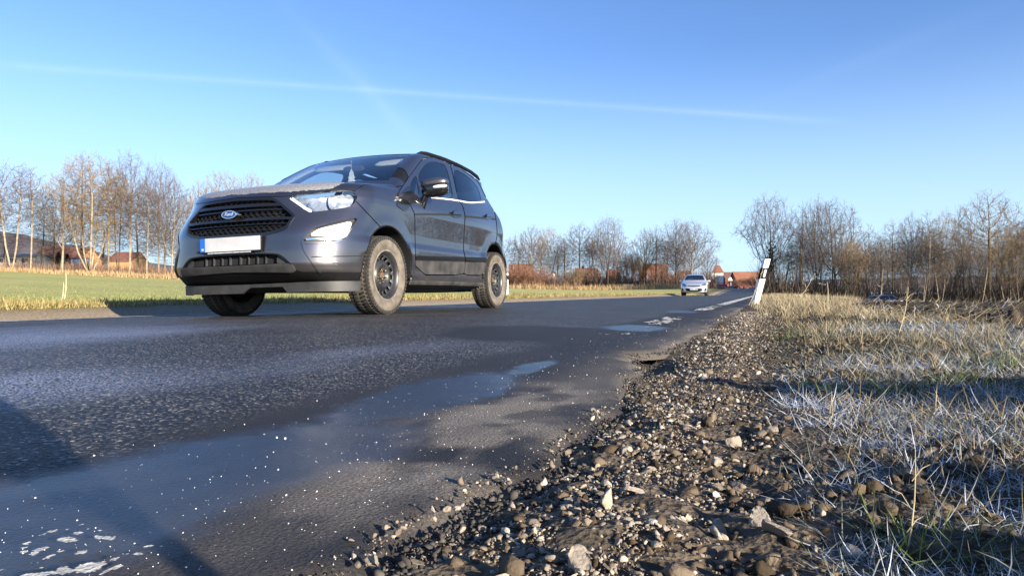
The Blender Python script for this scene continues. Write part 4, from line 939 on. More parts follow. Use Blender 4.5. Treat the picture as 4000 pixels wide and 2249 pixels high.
# transformer tower
b = at(2804, 205); z = zpx(1122, 205); TW = empty('transformer_tower', (b.x, b.y, z), (0, 0, YAW - .28), 'white tower house with a steep orange hipped roof beside the road', 'tower')
m = MB(); m.box((0, 0, 2.15), (3.1, 3.1, 4.3)); m.build('wall', M_PLASTER, TW)
m = MB(); e = 1.78; V = [(-e, -e, 4.28), (e, -e, 4.28), (e, e, 4.28), (-e, e, 4.28), (-.55, -.25, 6.5), (.55, -.25, 6.5), (.55, .25, 6.5), (-.55, .25, 6.5)]
m.add(V, [(3, 2, 1, 0), (4, 5, 6, 7), (0, 1, 5, 4), (1, 2, 6, 5), (2, 3, 7, 6), (3, 0, 4, 7)]); m.build('roof', M_TILE_O, TW)
m = MB(); 
for (u, zz_, ww) in ((.1, 3.35, 1.25), (-.35, 3.0, .75)):
    for k in range(int(ww / .09)): m.box((u - ww / 2 + k * .09, -1.565, zz_ + .015 * (k % 3)), (.06, .02, .10 + .03 * ((k * 7) % 3)))
m.build('inscription', M_GREYW, TW)
m = MB(); m.box((-1.2, -1.56, 1.0), (.06, .03, 2.0)); m.build('downpipe', M_GREYW, TW)
def railing(px0, px1, d0, d1, ytop, ybot, label):
    a, c = at(px0, d0), at(px1, d1); zt_, zb = zpx(ytop, (d0 + d1) / 2), zpx(ybot, (d0 + d1) / 2); h = zt_ - zb; L = (c - a).length; an = math.atan2((c - a).y, (c - a).x)
    o = empty('bridge_railing', (a.x, a.y, zb), (0, 0, an), label, 'railing', 'bridge railings')
    m = MB(); m.box((L / 2, 0, h * .40), (L, .05, h * .62)); m.build('infill_panel', M_MAROON, o)
    m = MB(); m.tube([(0, 0, h), (L, 0, h)], .045, 6); m.build('handrail', M_SIGNB, o, True)
    for k in range(int(L / 1.3) + 1): m = MB(); m.box((k * 1.3, .06, h / 2), (.08, .08, h)); m.build('post', M_SIGNB, o)
    return o
railing(2784, 2842, 165, 160, 1105, 1121, 'maroon railing below the white tower')
railing(2985, 3072, 150, 146, 1112, 1126, 'maroon railing behind the long guardrail on the right')
def guardrail(pts, label, every=4.0):
    """pts: world points of the top edge"""
    pts = [Vector(p) for p in pts]; o = empty('guardrail', pts[0], (0, 0, 0), label, 'guardrail', 'steel guardrails')
    m = MB(); P = [p - pts[0] for p in pts]; prof = [(0, 0), (-.05, -.04), (-.05, -.10), (.01, -.155), (-.05, -.21), (-.05, -.27), (0, -.31), (.03, -.155)]
    V = []; F = []
    for i, p in enumerate(P):
        t = (P[min(i + 1, len(P) - 1)] - P[max(0, i - 1)]); nrm = Vector((t.y, -t.x, 0)).normalized()
        V += [p + nrm * (-a) + Vector((0, 0, c)) for a, c in prof]
    k = len(prof)
    for i in range(len(P) - 1): F += [(k * i + j, k * i + (j + 1) % k, k * i + k + (j + 1) % k, k * i + k + j) for j in range(k)]
    m.add(V, F); m.build('beam', M_METAL, o)
    d = 0.0; acc = 1.0
    for i in range(len(P) - 1):
        L = (P[i + 1] - P[i]).length
        while acc < L:
            p = P[i].lerp(P[i + 1], acc / L); q = MB(); g = float(terrain(p.x + pts[0].x, p.y + pts[0].y)); h = max(.45, p.z + pts[0].z - g)
            q.box((p.x, p.y + .08, p.z - h / 2 - .05), (.09, .09, h)); q.build('post', M_METAL, o); acc += every
        acc -= L
    return o
def P_(px, dep, y): v = at(px, dep); v.z = zpx(y, dep); return v
guardrail([P_(2782, 140, 1121), P_(2830, 138, 1119), P_(2876, 135, 1116)], 'guardrail on the left side of the road before the white tower')
guardrail([P_(2925, 132, 1121), P_(3040, 126, 1123), P_(3142, 118, 1130), P_(3190, 112, 1142), P_(3240, 106, 1157), P_(3270, 102, 1166)], 'long guardrail bending down to the right beyond the marker post')
# ================================================================== signs and posts
def marker_small(px, dep, ybase, label, hpx=None):
    b = at(px, dep); z = float(gz(b.x, b.y)) if ybase is None else zpx(ybase, dep)
    o = empty('marker_post', (b.x, b.y, z), (0, 0, 0), label, 'marker post', 'small white marker posts')
    m = MB(); m.box((0, 0, .5), (.13, .10, 1.0), taper=.92); m.build('post', M_SIGNW, o); m = MB(); m.box((0, -.0, .80), (.135, .108, .17)); m.build('band', M_SIGNB, o)
    m = MB(); m.box((0, -.056, .80), (.05, .01, .12)); m.build('reflector', M_METAL, o); return o
for a in ((2810, 130, 1150, 'small white marker post on the grass right of the silver car'), (2842, 138, 1140, 'small white marker post below the guardrail end by the white tower'),
          (2856, 150, 1116, 'white marker post on the left guardrail, left one of the pair'), (2871, 152, 1116, 'white marker post on the left guardrail, right one of the pair'), (2954, 96, None, 'small white marker post just left of the foot of the leaning one'),
          (3018, 112, 1148, 'white marker post right of the leaning post, below the rail'), (3010, 128, 1134, 'white marker post on the right guardrail, left one of the pair'), (3030, 128, 1134, 'white marker post on the right guardrail, right one of the pair'), (1979, 31, None, 'white marker post half hidden behind the rear wheel of the dark car')):
    marker_small(*a)
# a white flapping bag on the first small post
def warn_sign(px, dep, ytop, ybase, side, label, w=.9):
    b = at(px, dep); z = zpx(ybase, dep); H = zpx(ytop, dep) - z
    o = empty('warning_sign', (b.x, b.y, z), (0, 0, YAW + .12), label, 'road sign', 'triangular road signs seen from behind')
    m = MB(); m.tube([(0, 0, 0), (0, 0, H)], .04, 8); m.build('pole', M_METAL, o, True)
    h = w * .866; pts = [(-w / 2, H - h), (w / 2, H - h), (0, H)]
    m = MB(); m.add([(x, .05, zz_) for x, zz_ in pts] + [(x, .065, zz_) for x, zz_ in pts], [(0, 1, 2), (5, 4, 3), (0, 3, 4, 1), (1, 4, 5, 2), (2, 5, 3, 0)]); m.build('sign_plate', side, o); return o
warn_sign(2797, 118, 1089, 1153, mat('sign_back_dark', (.10, .10, .11), .6), 'dark-backed triangular sign on a pale pole just right of the silver car', .75); warn_sign(2853, 140, 1080, 1136, M_METAL, 'grey-backed triangular sign on a tall pole beside the left guardrail')
b = at(3210, 104); z = float(gz(b.x, b.y)); SP = empty('signpost', (b.x, b.y, z), (0, 0, YAW), 'slim grey signpost with two short arms before the wood', 'signpost')
H = zpx(1104, 104) - z; m = MB(); m.tube([(0, 0, 0), (0, 0, H)], .045, 8); m.build('pole', M_METAL, SP, True)
m = MB(); m.box((-.28, -.05, H - .12), (.56, .03, .13)); m.build('arm_board', M_SIGNW, SP); m = MB(); m.box((.30, -.05, H - .26), (.60, .03, .13)); m.build('arm_board', M_SIGNW, SP)
# power pole in the village
b = at(2544, 160); z = float(gz(b.x, b.y)); PP = empty('power_pole', (b.x, b.y, z), (0, 0, YAW), 'wooden power pole with one cross arm among the trees', 'pole')
H = zpx(1027, 160) - z; m = MB(); m.tube([(0, 0, 0), (0, 0, H)], [.16, .11], 8); m.build('pole', M_BARKD, PP, True); m = MB(); m.box((-.1, -.12, H - .25), (1.9, .10, .12)); m.build('cross_arm', M_BARKD, PP)
for u in (-.95, -.1, .75): m = MB(); m.lathe([(0, .0), (0, .07), (.22, .05), (.24, 0)], 8, 'Z', (u, -.12, H - .19)); m.build('insulator', M_SIGNW, PP)
# wooden fence panel, white box, bridge-side bits at the field's far edge
b = at(2454, 128); z = float(gz(b.x, b.y)); FP = empty('fence_panel', (b.x, b.y, z), (0, 0, YAW), 'weathered wooden board fence panel at the edge of the field', 'fence')
M_BOARD = mat('weathered_boards', (.26, .22, .18), .9, noise=.25, nscale=3)
for k in range(4): m = MB(); m.box((0, 0, .35 + .20 * k), (2.1, .04, .16)); m.build('board', M_BOARD, FP)
for u in (-1.0, 0, 1.0): m = MB(); m.box((u, .06, .5), (.09, .08, 1.05)); m.build('post', M_BOARD, FP)
b = at(2494, 128); m = MB(); m.box((0, 0, .55), (.28, .2, .40)); m.box((0, 0, .17), (.07, .07, .36)); m.box((0, 0, .78), (.34, .26, .06)); o = m.build('box', M_SIGNW, None, loc=(b.x, b.y, float(gz(b.x, b.y)))); tag(o, 'small white box on a short stake right of the fence panel', 'box')
# clipped dark green hedge below the orange roofs
n_ = 9000; px = 2535 + 120 * rng.random(n_); dep = 146 + 2 * rng.random(n_); X = F_AX.x * dep + R_AX.x * (px - 2000) / FPX * dep; Y = F_AX.y * dep + R_AX.y * (px - 2000) / FPX * dep
c0 = at(2595, 147); z0 = float(gz(c0.x, c0.y)); Pv = np.stack([X - c0.x, Y - c0.y, rng.random(n_) * 1.75], 1)
hd_ = blades('hedge', Pv, np.full(n_, .35), np.full(n_, .12), rng.random(n_), rng.random(n_), var_mat('hedge_leaf', [(.02, .022, .008), (.05, .055, .016), (.10, .10, .03)], .7, .2), rng, 2); hd_.location = (c0.x, c0.y, z0); tag(hd_, 'tall dark green hedge below the orange roofs', 'hedge')
# far hills
hp = np.array([(-1500, 800), (-400, 860), (0, 902), (90, 918), (180, 940), (330, 966), (430, 1000), (700, 1040), (1300, 1072), (2000, 1100), (2600, 1114), (3000, 1118), (3200, 1092), (3600, 1082), (4600, 1070), (5600, 1070)], float)
pxs = np.linspace(-1500, 5600, 240); ytop = np.interp(pxs, hp[:, 0], hp[:, 1]) + 5 * fbm(pxs * .02, pxs * 0, 4, 95)
V = []; D = [420, 560, 720, 900]; fr = [0, .35, .75, 1.0]
for dd, f_ in zip(D, fr):
    for x_, y_ in zip(pxs, ytop): q = at(x_, dd); V.append((q.x, q.y, f_ * zpx(y_, 900) + (1 - f_) * .5))
hills = mesh_obj('hills', V, grid_faces(4, len(pxs)), mat('wooded_hill', (.105, .082, .085), .95, noise=.35, nscale=.05), None, True); tag(hills, kind='structure')  # woodland brown with a little bluish air haze mixed into the colour
# ================================================================== the leaning marker post
b = at(2950, 14.3); z = float(gz(b.x, b.y)); DP = empty('marker_post', (b.x, b.y, z - .03), (0, 0, 0), 'large white marker post leaning right with a black band and pale reflector', 'marker post')
axis_ = (R_AX * .26 + Vector((0, 0, 1))).normalized(); zr_ = Matrix.Rotation(math.atan(.26), 3, F_AX)
DP.rotation_mode = 'QUATERNION'; DP.rotation_quaternion = zr_.to_quaternion() @ Matrix.Rotation(YAW + .15, 3, 'Z').to_quaternion()
def post_slice(z0, z1, name, m, grow=0.0):
    """triangular-fronted hollow post; slanted cuts like the real band"""
    pr = [(-.062, -.045), (.050, -.045), (.058, -.030), (.058, .045), (-.070, .045)]
    B = MB(); V = []; n = len(pr)
    for zz_ in (z0, z1):
        for x, y in pr: V.append((x * (1 + grow), y * (1 + grow), zz_ + x * .28 * (1 if zz_ > .05 else 0)))
    B.add(V, [tuple(range(n))[::-1], tuple(range(n, 2 * n))] + [(i, (i + 1) % n, n + (i + 1) % n, n + i) for i in range(n)]); return B.build(name, m, DP)
M_POST = mat('post_white', (.80, .79, .77), .45, noise=.06, nscale=8)
post_slice(0, .56, 'post', M_POST); post_slice(.56, .80, 'band', M_SIGNB, .004); post_slice(.80, .985, 'cap', M_POST)
m = MB(); m.box((0, 0, 0), (.042, .006, .165)); o = m.build('reflector', mat('reflector_white', (.72, .73, .74), .25, noise=.2, nscale=60), DP, loc=(.004, -.050, .68))
m = MB()
for (x, zz_, a, c) in ((-.01, .40, .03, .012), (.012, .385, .02, .016), (-.004, .365, .018, .012), (.0, .26, .012, .006)): m.box((x, -.047, zz_), (a, .004, c), rot=Matrix.Rotation(x * 20, 3, 'Y'))
m.build('scuff', mat('scuff', (.22, .19, .16), .9), DP)
# ================================================================== car bodies: solids of smooth-blended surfaces
def smax(a, b, k):
    h = np.maximum(k - np.abs(a - b), 0) / k; return np.maximum(a, b) + h * h * k * 0.25
def smin(a, b, k): return -smax(-a, -b, k)
def polish(fn, P, it=3, e=2e-3):
    for _ in range(it):
        g = grad(fn, P, e); v = fn(P[:, 0], P[:, 1], P[:, 2])
        P = P - (np.clip(v, -0.03, 0.03) / np.maximum((g * g).sum(1), 0.05))[:, None] * g
    return P
def grad(fn, P, e=2e-3):
    x, y, z = P.T
    return np.stack([fn(x + e, y, z) - fn(x - e, y, z), fn(x, y + e, z) - fn(x, y - e, z), fn(x, y, z + e) - fn(x, y, z - e)], 1) / (2 * e)
class Patch:
    def __init__(s, V, N, F): s.V, s.N, s.F = V, N, F
def surface(fn, x1, y0, y1, z0, z1, h):
    """half body (x >= 0) by surface nets, vertices pulled onto the exact surface"""
    xs = np.arange(-h / 2, x1, h); ys = np.arange(y0, y1, h); zs = np.arange(z0, z1, h)
    G = np.empty((len(xs), len(ys), len(zs)))
    for i, x in enumerate(xs):
        Y, Z = np.meshgrid(ys, zs, indexing='ij'); G[i] = fn(np.full_like(Y, x), Y, Z)
    sgn = G < 0
    nx, ny, nz = G.shape
    acc = np.zeros((nx - 1, ny - 1, nz - 1, 3)); cnt = np.zeros((nx - 1, ny - 1, nz - 1))
    for ax in range(3):
        o1, o2 = [a for a in range(3) if a != ax]
        for b in (0, 1):
            for c in (0, 1):
                s0 = [slice(None)] * 3; s1 = [slice(None)] * 3
                s0[ax] = slice(0, -1); s1[ax] = slice(1, None)
                for o, d in ((o1, b), (o2, c)):
                    sl = slice(d, G.shape[o] - 1 + d); s0[o] = sl; s1[o] = sl
                g0, g1 = G[tuple(s0)], G[tuple(s1)]; m = (g0 < 0) != (g1 < 0)
                with np.errstate(divide='ignore', invalid='ignore'): t = np.where(m, g0 / (g0 - g1), 0)
                cnt += m; acc[..., ax] += t * m; acc[..., o1] += b * m; acc[..., o2] += c * m
    act = cnt > 0; idx = -np.ones(act.shape, dtype=np.int64); idx[act] = np.arange(act.sum())
    ii = np.argwhere(act); loc = acc[act] / cnt[act][:, None]
    V = np.stack([xs[ii[:, 0]] + loc[:, 0] * h, ys[ii[:, 1]] + loc[:, 1] * h, zs[ii[:, 2]] + loc[:, 2] * h], 1)
    F = []
    for ax in range(3):
        o1, o2 = (ax + 1) % 3, (ax + 2) % 3
        s0 = [slice(None)] * 3; s1 = [slice(None)] * 3; s0[ax] = slice(0, -1); s1[ax] = slice(1, None)
        a, b = sgn[tuple(s0)], sgn[tuple(s1)]
        for flip, m in ((False, a & ~b), (True, ~a & b)):
            e = np.argwhere(m)
            ok = (e[:, o1] > 0) & (e[:, o2] > 0) & (e[:, o1] < G.shape[o1] - 1) & (e[:, o2] < G.shape[o2] - 1)
            e = e[ok]; q = []
            for d1, d2 in ((-1, -1), (0, -1), (0, 0), (-1, 0)):
                c = e.copy(); c[:, o1] += d1; c[:, o2] += d2; q.append(idx[c[:, 0], c[:, 1], c[:, 2]])
            q = np.stack(q, 1)
            F.append(q[:, ::-1] if flip else q)
    F = np.concatenate(F); F = F[(F >= 0).all(1)]
    seam = ii[:, 0] == 0
    V = polish(fn, V); V[seam, 0] = 0
    N = grad(fn, V); N[seam, 0] = 0; N /= np.maximum(np.linalg.norm(N, axis=1), 1e-9)[:, None]
    return Patch(V, N, [tuple(f) for f in F.tolist()])
def clip(P, s, keep_neg=True):
    """the part of P where s < 0 (or > 0), cut cleanly along s = 0"""
    s = np.asarray(s, dtype=float)
    if not keep_neg: s = -s
    s = np.where(np.abs(s) < 1e-9, 1e-9, s)
    ins = (s < 0).tolist(); sl = s.tolist()
    new = {}; VV = []; NN = []; remap = {}; F = []
    V, N = P.V, P.N
    def old(i):
        j = remap.get(i)
        if j is None: j = len(VV); remap[i] = j; VV.append(V[i]); NN.append(N[i])
        return j
    def cut(i, j):
        k = (i, j) if i < j else (j, i); v = new.get(k)
        if v is None:
            t = sl[i] / (sl[i] - sl[j]); v = len(VV); new[k] = v
            VV.append(V[i] + (V[j] - V[i]) * t); n = N[i] + (N[j] - N[i]) * t; NN.append(n / max(np.linalg.norm(n), 1e-9))
        return v
    for f in P.F:
        k = [ins[i] for i in f]
        if all(k): F.append(tuple(old(i) for i in f)); continue
        if not any(k): continue
        g = []
        n = len(f)
        for a in range(n):
            i, j = f[a], f[(a + 1) % n]
            if ins[i]: g.append(old(i))
            if ins[i] != ins[j]: g.append(cut(i, j))
        if len(g) >= 3: F.append(tuple(g))
    if not VV: return Patch(np.zeros((0, 3)), np.zeros((0, 3)), [])
    return Patch(np.array(VV), np.array(NN), F)
def subdiv(P, n=1):
    for _ in range(n):
        V = list(P.V); N = list(P.N); F = []; mid = {}
        def m_(i, j):
            k = (i, j) if i < j else (j, i); q = mid.get(k)
            if q is None:
                q = len(V); mid[k] = q; V.append((V[i] + V[j]) / 2); w = N[i] + N[j]; N.append(w / max(np.linalg.norm(w), 1e-9))
            return q
        for f in P.F:
            c_ = len(V); V.append(sum(V[i] for i in f) / len(f)); w = sum(N[i] for i in f); N.append(w / max(np.linalg.norm(w), 1e-9))
            for a in range(len(f)): F.append((f[a], m_(f[a], f[(a + 1) % len(f)]), c_, m_(f[a - 1], f[a])))
        P = Patch(np.array(V), np.array(N), F)
    return P
def near_(P, s, lim, n=2):
    """the part of P within lim of the outline s, refined"""
    return subdiv(clip(P, s - lim), n)
def offset(P, d): return Patch(P.V + P.N * d, P.N, P.F)
def mirror(P):
    m = np.array([-1, 1, 1.]); return Patch(P.V * m, P.N * m, [f[::-1] for f in P.F])
def merge(A, B):
    n = len(A.V); return Patch(np.vstack([A.V, B.V]), np.vstack([A.N, B.N]), A.F + [tuple(i + n for i in f) for f in B.F])
def both(P): return merge(P, mirror(P))
def thick(P, a, b):
    """solid plate: outer skin at offset b, inner skin at offset a, closed edges (none along the mirror seam)"""
    n = len(P.V); V = [P.V + P.N * b, P.V + P.N * a]; N = [P.N, -P.N]
    F = list(P.F) + [tuple(i + n for i in f[::-1]) for f in P.F]
    cnt = {}
    for f in P.F:
        for i in range(len(f)):
            e = (f[i], f[(i + 1) % len(f)])
            if (e[1], e[0]) in cnt: del cnt[(e[1], e[0])]
            else: cnt[e] = 1
    E = [e for e in cnt if not (abs(P.V[e[0], 0]) < 1e-6 and abs(P.V[e[1], 0]) < 1e-6)]
    base = 2 * n; SV = []; SN = []
    for (i, j) in E:
        o0, o1, i0, i1 = V[0][i], V[0][j], V[1][i], V[1][j]
        nn = np.cross(i0 - o0, o1 - o0); nn /= max(np.linalg.norm(nn), 1e-12)
        k = base + len(SV); SV += [o0, o1, i1, i0]; SN += [nn] * 4
        F.append((k, k + 3, k + 2, k + 1))
    if SV: V.append(np.array(SV)); N.append(np.array(SN))
    return Patch(np.vstack(V), np.vstack(N), F)
def put(P, name, m, parent):
    if not len(P.F): print('EMPTY PART', name); return None
    parts = [P] if name in ONE_MESH else islands(P)
    o = [mesh_obj(name, q.V, q.F, m, parent, True, q.N) for q in parts]
    return o[0]
ONE_MESH = ('grille_mesh', 'inner_shell', 'headliner', 'door_lining', 'body', 'frost_film', 'underbody', 'hood')
def islands(P):
    """separate pieces become parts of their own"""
    up = list(range(len(P.V)))
    key = {}
    for i, v in enumerate(np.round(P.V, 5).tolist()): up[i] = key.setdefault(tuple(v), i)
    def find(a):
        while up[a] != a: up[a] = up[up[a]]; a = up[a]
        return a
    for f in P.F:
        r = find(f[0])
        for i in f[1:]:
            q = find(i)
            if q != r: up[q] = r
    groups = {}
    for f in P.F: groups.setdefault(find(f[0]), []).append(f)
    big = max(len(g) for g in groups.values()); out = []
    for g in groups.values():
        if len(g) < max(4, .02 * big): continue
        idx = sorted({i for f in g for i in f}); mp = {i: k for k, i in enumerate(idx)}
        out.append(Patch(P.V[idx], P.N[idx], [tuple(mp[i] for i in f) for f in g]))
    return out if len(out) <= 12 else [P]

def poly_sd(pts, Q):
    """signed distance (negative inside) of points Q (n,2) to polygon pts"""
    A = np.array(pts, dtype=float); B = np.roll(A, -1, 0); d = np.full(len(Q), 1e18); ins = np.zeros(len(Q), bool)
    for a, b in zip(A, B):
        e = b - a; w = Q - a; t = np.clip((w @ e) / max(e @ e, 1e-12), 0, 1); r = w - t[:, None] * e
        d = np.minimum(d, (r * r).sum(1))
        c1 = (a[1] > Q[:, 1]) != (b[1] > Q[:, 1])
        with np.errstate(divide='ignore', invalid='ignore'): xi = (b[0] - a[0]) * (Q[:, 1] - a[1]) / (b[1] - a[1]) + a[0]
        ins ^= c1 & (Q[:, 0] < xi)
    d = np.sqrt(d); return np.where(ins, -d, d)
def line_sd(pts, Q, w):
    A = np.array(pts, dtype=float); d = np.full(len(Q), 1e18)
    for a, b in zip(A[:-1], A[1:]):
        e = b - a; v = Q - a; t = np.clip((v @ e) / max(e @ e, 1e-12), 0, 1); r = v - t[:, None] * e
        d = np.minimum(d, (r * r).sum(1))
    return np.sqrt(d) - w / 2
def chaikin(pts, n=2, closed=True):
    P = [np.array(p, float) for p in pts]
    for _ in range(n):
        Q = [] if closed else [P[0]]
        for i in range(len(P) if closed else len(P) - 1):
            a, b = P[i], P[(i + 1) % len(P)]; Q += [a * .8 + b * .2, a * .2 + b * .8]
        if not closed: Q.append(P[-1])
        P = Q
    return P
# measured outlines: the photograph's pixels carried onto the car's own surface
CAR_O = np.array([-3.83, 5.06, 0.02]); CAR_ROLL = rad(1.3)
def car_px(V):
    c, s = math.cos(CAR_ROLL), math.sin(CAR_ROLL)
    W = CAR_O + np.outer(V[:, 0], (c, 0, s)) + np.outer(V[:, 1], (0, 1, 0)) + np.outer(V[:, 2], (-s, 0, c)) - np.array([0, 0, CAM_H])
    Z = W @ np.array(F_AX); return np.stack([2000 + FPX * (W @ np.array(R_AX)) / Z, HORY - FPX * W[:, 2] / Z], 1)
def IP(P, pts, n=2): return poly_sd(chaikin(pts, n), car_px(P.V))
def IL(P, pts, w): return line_sd(chaikin(pts, 2, False), car_px(P.V), w)

# ---------------------------------------------------------------- the dark compact off-road car
_W = tab([(.10, .74), (.22, .79), (.28, .835), (.345, .845), (.38, .845), (.47, .862), (.515, .872), (.575, .872), (.625, .855), (.70, .855), (.80, .863), (.90, .871), (.95, .868), (1.0, .858), (1.06, .84), (1.12, .812), (1.2, .778), (1.3, .737), (1.4, .697), (1.5, .658), (1.58, .628), (1.65, .585), (1.8, .49)])
_yN = tab([(.10, -.60), (.22, -.68), (.30, -.76), (.35, -.812), (.40, -.838), (.50, -.833), (.60, -.822), (.70, -.812), (.80, -.800), (.88, -.785), (.94, -.765), (1.0, -.72), (1.1, -.60), (1.8, .4)])
_yT = tab([(.10, 2.98), (.25, 3.10), (.35, 3.2), (.5, 3.27), (.65, 3.27), (.75, 3.22), (.95, 3.235), (1.1, 3.2), (1.2, 3.10), (1.3, 3.03), (1.45, 2.965), (1.52, 2.95), (1.545, 3.03), (1.8, 3.03)])
_zH = tab([(-1.0, .93), (-.80, .955), (-.72, .998), (-.62, 1.032), (-.48, 1.066), (-.3, 1.098), (-.1, 1.126), (.1, 1.148), (.3, 1.166), (.5, 1.17), (.7, 1.15), (3.5, .9)])
_zR = tab([(.5, 1.53), (.9, 1.585), (1.1, 1.606), (1.35, 1.632), (1.7, 1.65), (2.1, 1.648), (2.5, 1.626), (2.8, 1.60), (3.1, 1.57)])
def suv(x, y, z):
    x = np.abs(x)
    W = _W(z)
    W = W - .075 * sstep(1.7, 3.2, y) - .03 * sstep(2.2, 3.1, y) * sstep(1.1, 1.4, z)
    W = W - .015 * sstep(1.3, .3, y) * sstep(1.04, 1.3, z)
    for yc, r in ((.025, .395), (2.54, .415)):
        d = np.hypot(y - yc, z - .335)
        W = W + .018 * np.exp(-((d - r - .01) / .085) ** 2) * (z < .95) * sstep(.2, .35, z)
    side = x - W
    k = sstep(.62, .92, z)
    front = (_yN(z) + .80 * x ** 5 * (1 - k) + .74 * x ** 3.0 * k - y) * .85
    rear = (y - (_yT(z) - .55 * x ** 3.5)) * .9
    hood = _zH(y) - .055 * x * x - .04 * x ** 6
    t = y - (.17 + .27 * x * x)
    ws = 1.155 + .61 * t - .10 * t * np.abs(t)
    roof = _zR(y) - .065 * x * x
    top = smax(hood, smin(ws, roof, .05), .012)
    top = (z - top) * .9
    bot = (.20 + .045 * (x / .84) ** 4 + .11 * sstep(-.42, -.80, y) + .08 * sstep(2.95, 3.2, y)) - z
    f = smax(side, front, .09)
    f = smax(f, rear, .10)
    f = smax(f, top, .055)
    f = smax(f, bot, .03)
    for yc, r in ((.025, .395), (2.54, .415)):
        d = np.hypot(y - yc, z - .335)
        f = np.maximum(f, -np.maximum(d - r, .50 - x))
    return f

M_PAINT, n, l, p = new_mat('dark_metallic_paint')
p.inputs['Base Color'].default_value = (.050, .050, .064, 1); p.inputs['Metallic'].default_value = .78; p.inputs['Roughness'].default_value = .40
p.inputs['Coat Weight'].default_value = 1.0; p.inputs['Coat Roughness'].default_value = .02; p.inputs['Coat IOR'].default_value = 1.9
# winter road dirt low on the doors and bumpers: a film that fades out upwards in patches
tc = n.new('ShaderNodeTexCoord'); nz = n.new('ShaderNodeTexNoise'); nz.inputs['Scale'].default_value = 5; nz.inputs['Detail'].default_value = 6
l.new(tc.outputs['Object'], nz.inputs['Vector'])
sp = n.new('ShaderNodeSeparateXYZ'); l.new(tc.outputs['Object'], sp.inputs[0])
mr = n.new('ShaderNodeMapRange'); mr.inputs['From Min'].default_value = .56; mr.inputs['From Max'].default_value = .22; l.new(sp.outputs['Z'], mr.inputs['Value'])
mu = n.new('ShaderNodeMath'); mu.operation = 'MULTIPLY'; l.new(mr.outputs[0], mu.inputs[0]); l.new(nz.outputs['Fac'], mu.inputs[1])
mx = n.new('ShaderNodeMix'); mx.data_type = 'RGBA'; mx.inputs['A'].default_value = (.050, .050, .064, 1); mx.inputs['B'].default_value = (.17, .15, .13, 1)
l.new(mu.outputs[0], mx.inputs['Factor']); l.new(mx.outputs['Result'], p.inputs['Base Color'])
m2 = n.new('ShaderNodeMapRange'); m2.inputs['To Min'].default_value = .02; m2.inputs['To Max'].default_value = .45; l.new(mu.outputs[0], m2.inputs['Value']); l.new(m2.outputs[0], p.inputs['Coat Roughness'])
m3 = n.new('ShaderNodeMapRange'); m3.inputs['To Min'].default_value = 1.0; m3.inputs['To Max'].default_value = .35; l.new(mu.outputs[0], m3.inputs['Value']); l.new(m3.outputs[0], p.inputs['Coat Weight'])
M_BLACK = mat('black_plastic', (.006, .006, .007), .5, spec=.3, noise=.3, nscale=30)
M_GLOSS = mat('gloss_black', (.008, .008, .009), .12, coat=.6)
M_GREYP = mat('grey_plastic', (.034, .034, .035), .55, noise=.3, nscale=12)
M_DIRTY = mat('dirty_plastic', (.042, .040, .040), .6, noise=.5, nscale=9, bump=.1, bscale=30)
M_LINE = mat('gap_lining', (.006, .006, .007), .9)
M_CHROME = mat('chrome', (.75, .76, .78), .12, metal=1)
M_SILV = mat('lamp_reflector', (.60, .61, .63), .32, metal=.85, noise=.45, nscale=22)
M_WLAMP = mat('white_lamp', (.92, .92, .90), .22, coat=.5)
M_FROST = mat('frost', (.80, .82, .86), .8, noise=.15, nscale=80, bump=.4, bscale=150)
M_WHITE = mat('plate_white', (.50, .50, .51), .5, noise=.16, nscale=7)
M_EUBLUE = mat('plate_blue', (.01, .12, .55), .4)
M_RED = mat('tail_lamp_red', (.45, .01, .015), .2, coat=.5)
M_TRIM = mat('interior_trim', (.03, .03, .033), .8, noise=.2, nscale=15)
M_SEAT = mat('seat_fabric', (.045, .045, .05), .9, noise=.2, nscale=40)
M_VISOR = mat('sun_visor_cloth', (.62, .60, .55), .8, noise=.05)
M_RUBBER, n, l, p = new_mat('dusty_rubber')
tc = n.new('ShaderNodeTexCoord'); nz = n.new('ShaderNodeTexNoise'); nz.inputs['Scale'].default_value = 14; nz.inputs['Detail'].default_value = 6
l.new(tc.outputs['Object'], nz.inputs['Vector'])
rp = n.new('ShaderNodeValToRGB'); rp.color_ramp.elements[0].color = (.075, .066, .055, 1); rp.color_ramp.elements[1].color = (.18, .157, .128, 1)
rp.color_ramp.elements[0].position = .3; rp.color_ramp.elements[1].position = .75
l.new(nz.outputs['Fac'], rp.inputs['Fac']); l.new(rp.outputs[0], p.inputs['Base Color']); p.inputs['Roughness'].default_value = .9; p.inputs['Specular IOR Level'].default_value = .2
M_TREAD = mat('tread_rubber', (.03, .028, .026), .85, noise=.4, nscale=25)
M_STEEL = mat('black_steel_rim', (.035, .036, .04), .38, metal=.3, noise=.4, nscale=10)
M_DUSTY = mat('dusty_rim_flange', (.15, .135, .115), .8, noise=.35, nscale=20)
M_BOLT = mat('brass_bolt', (.75, .62, .42), .25, metal=1)
M_RUST = mat('rusty_hub', (.10, .062, .035), .8, noise=.4, nscale=60)
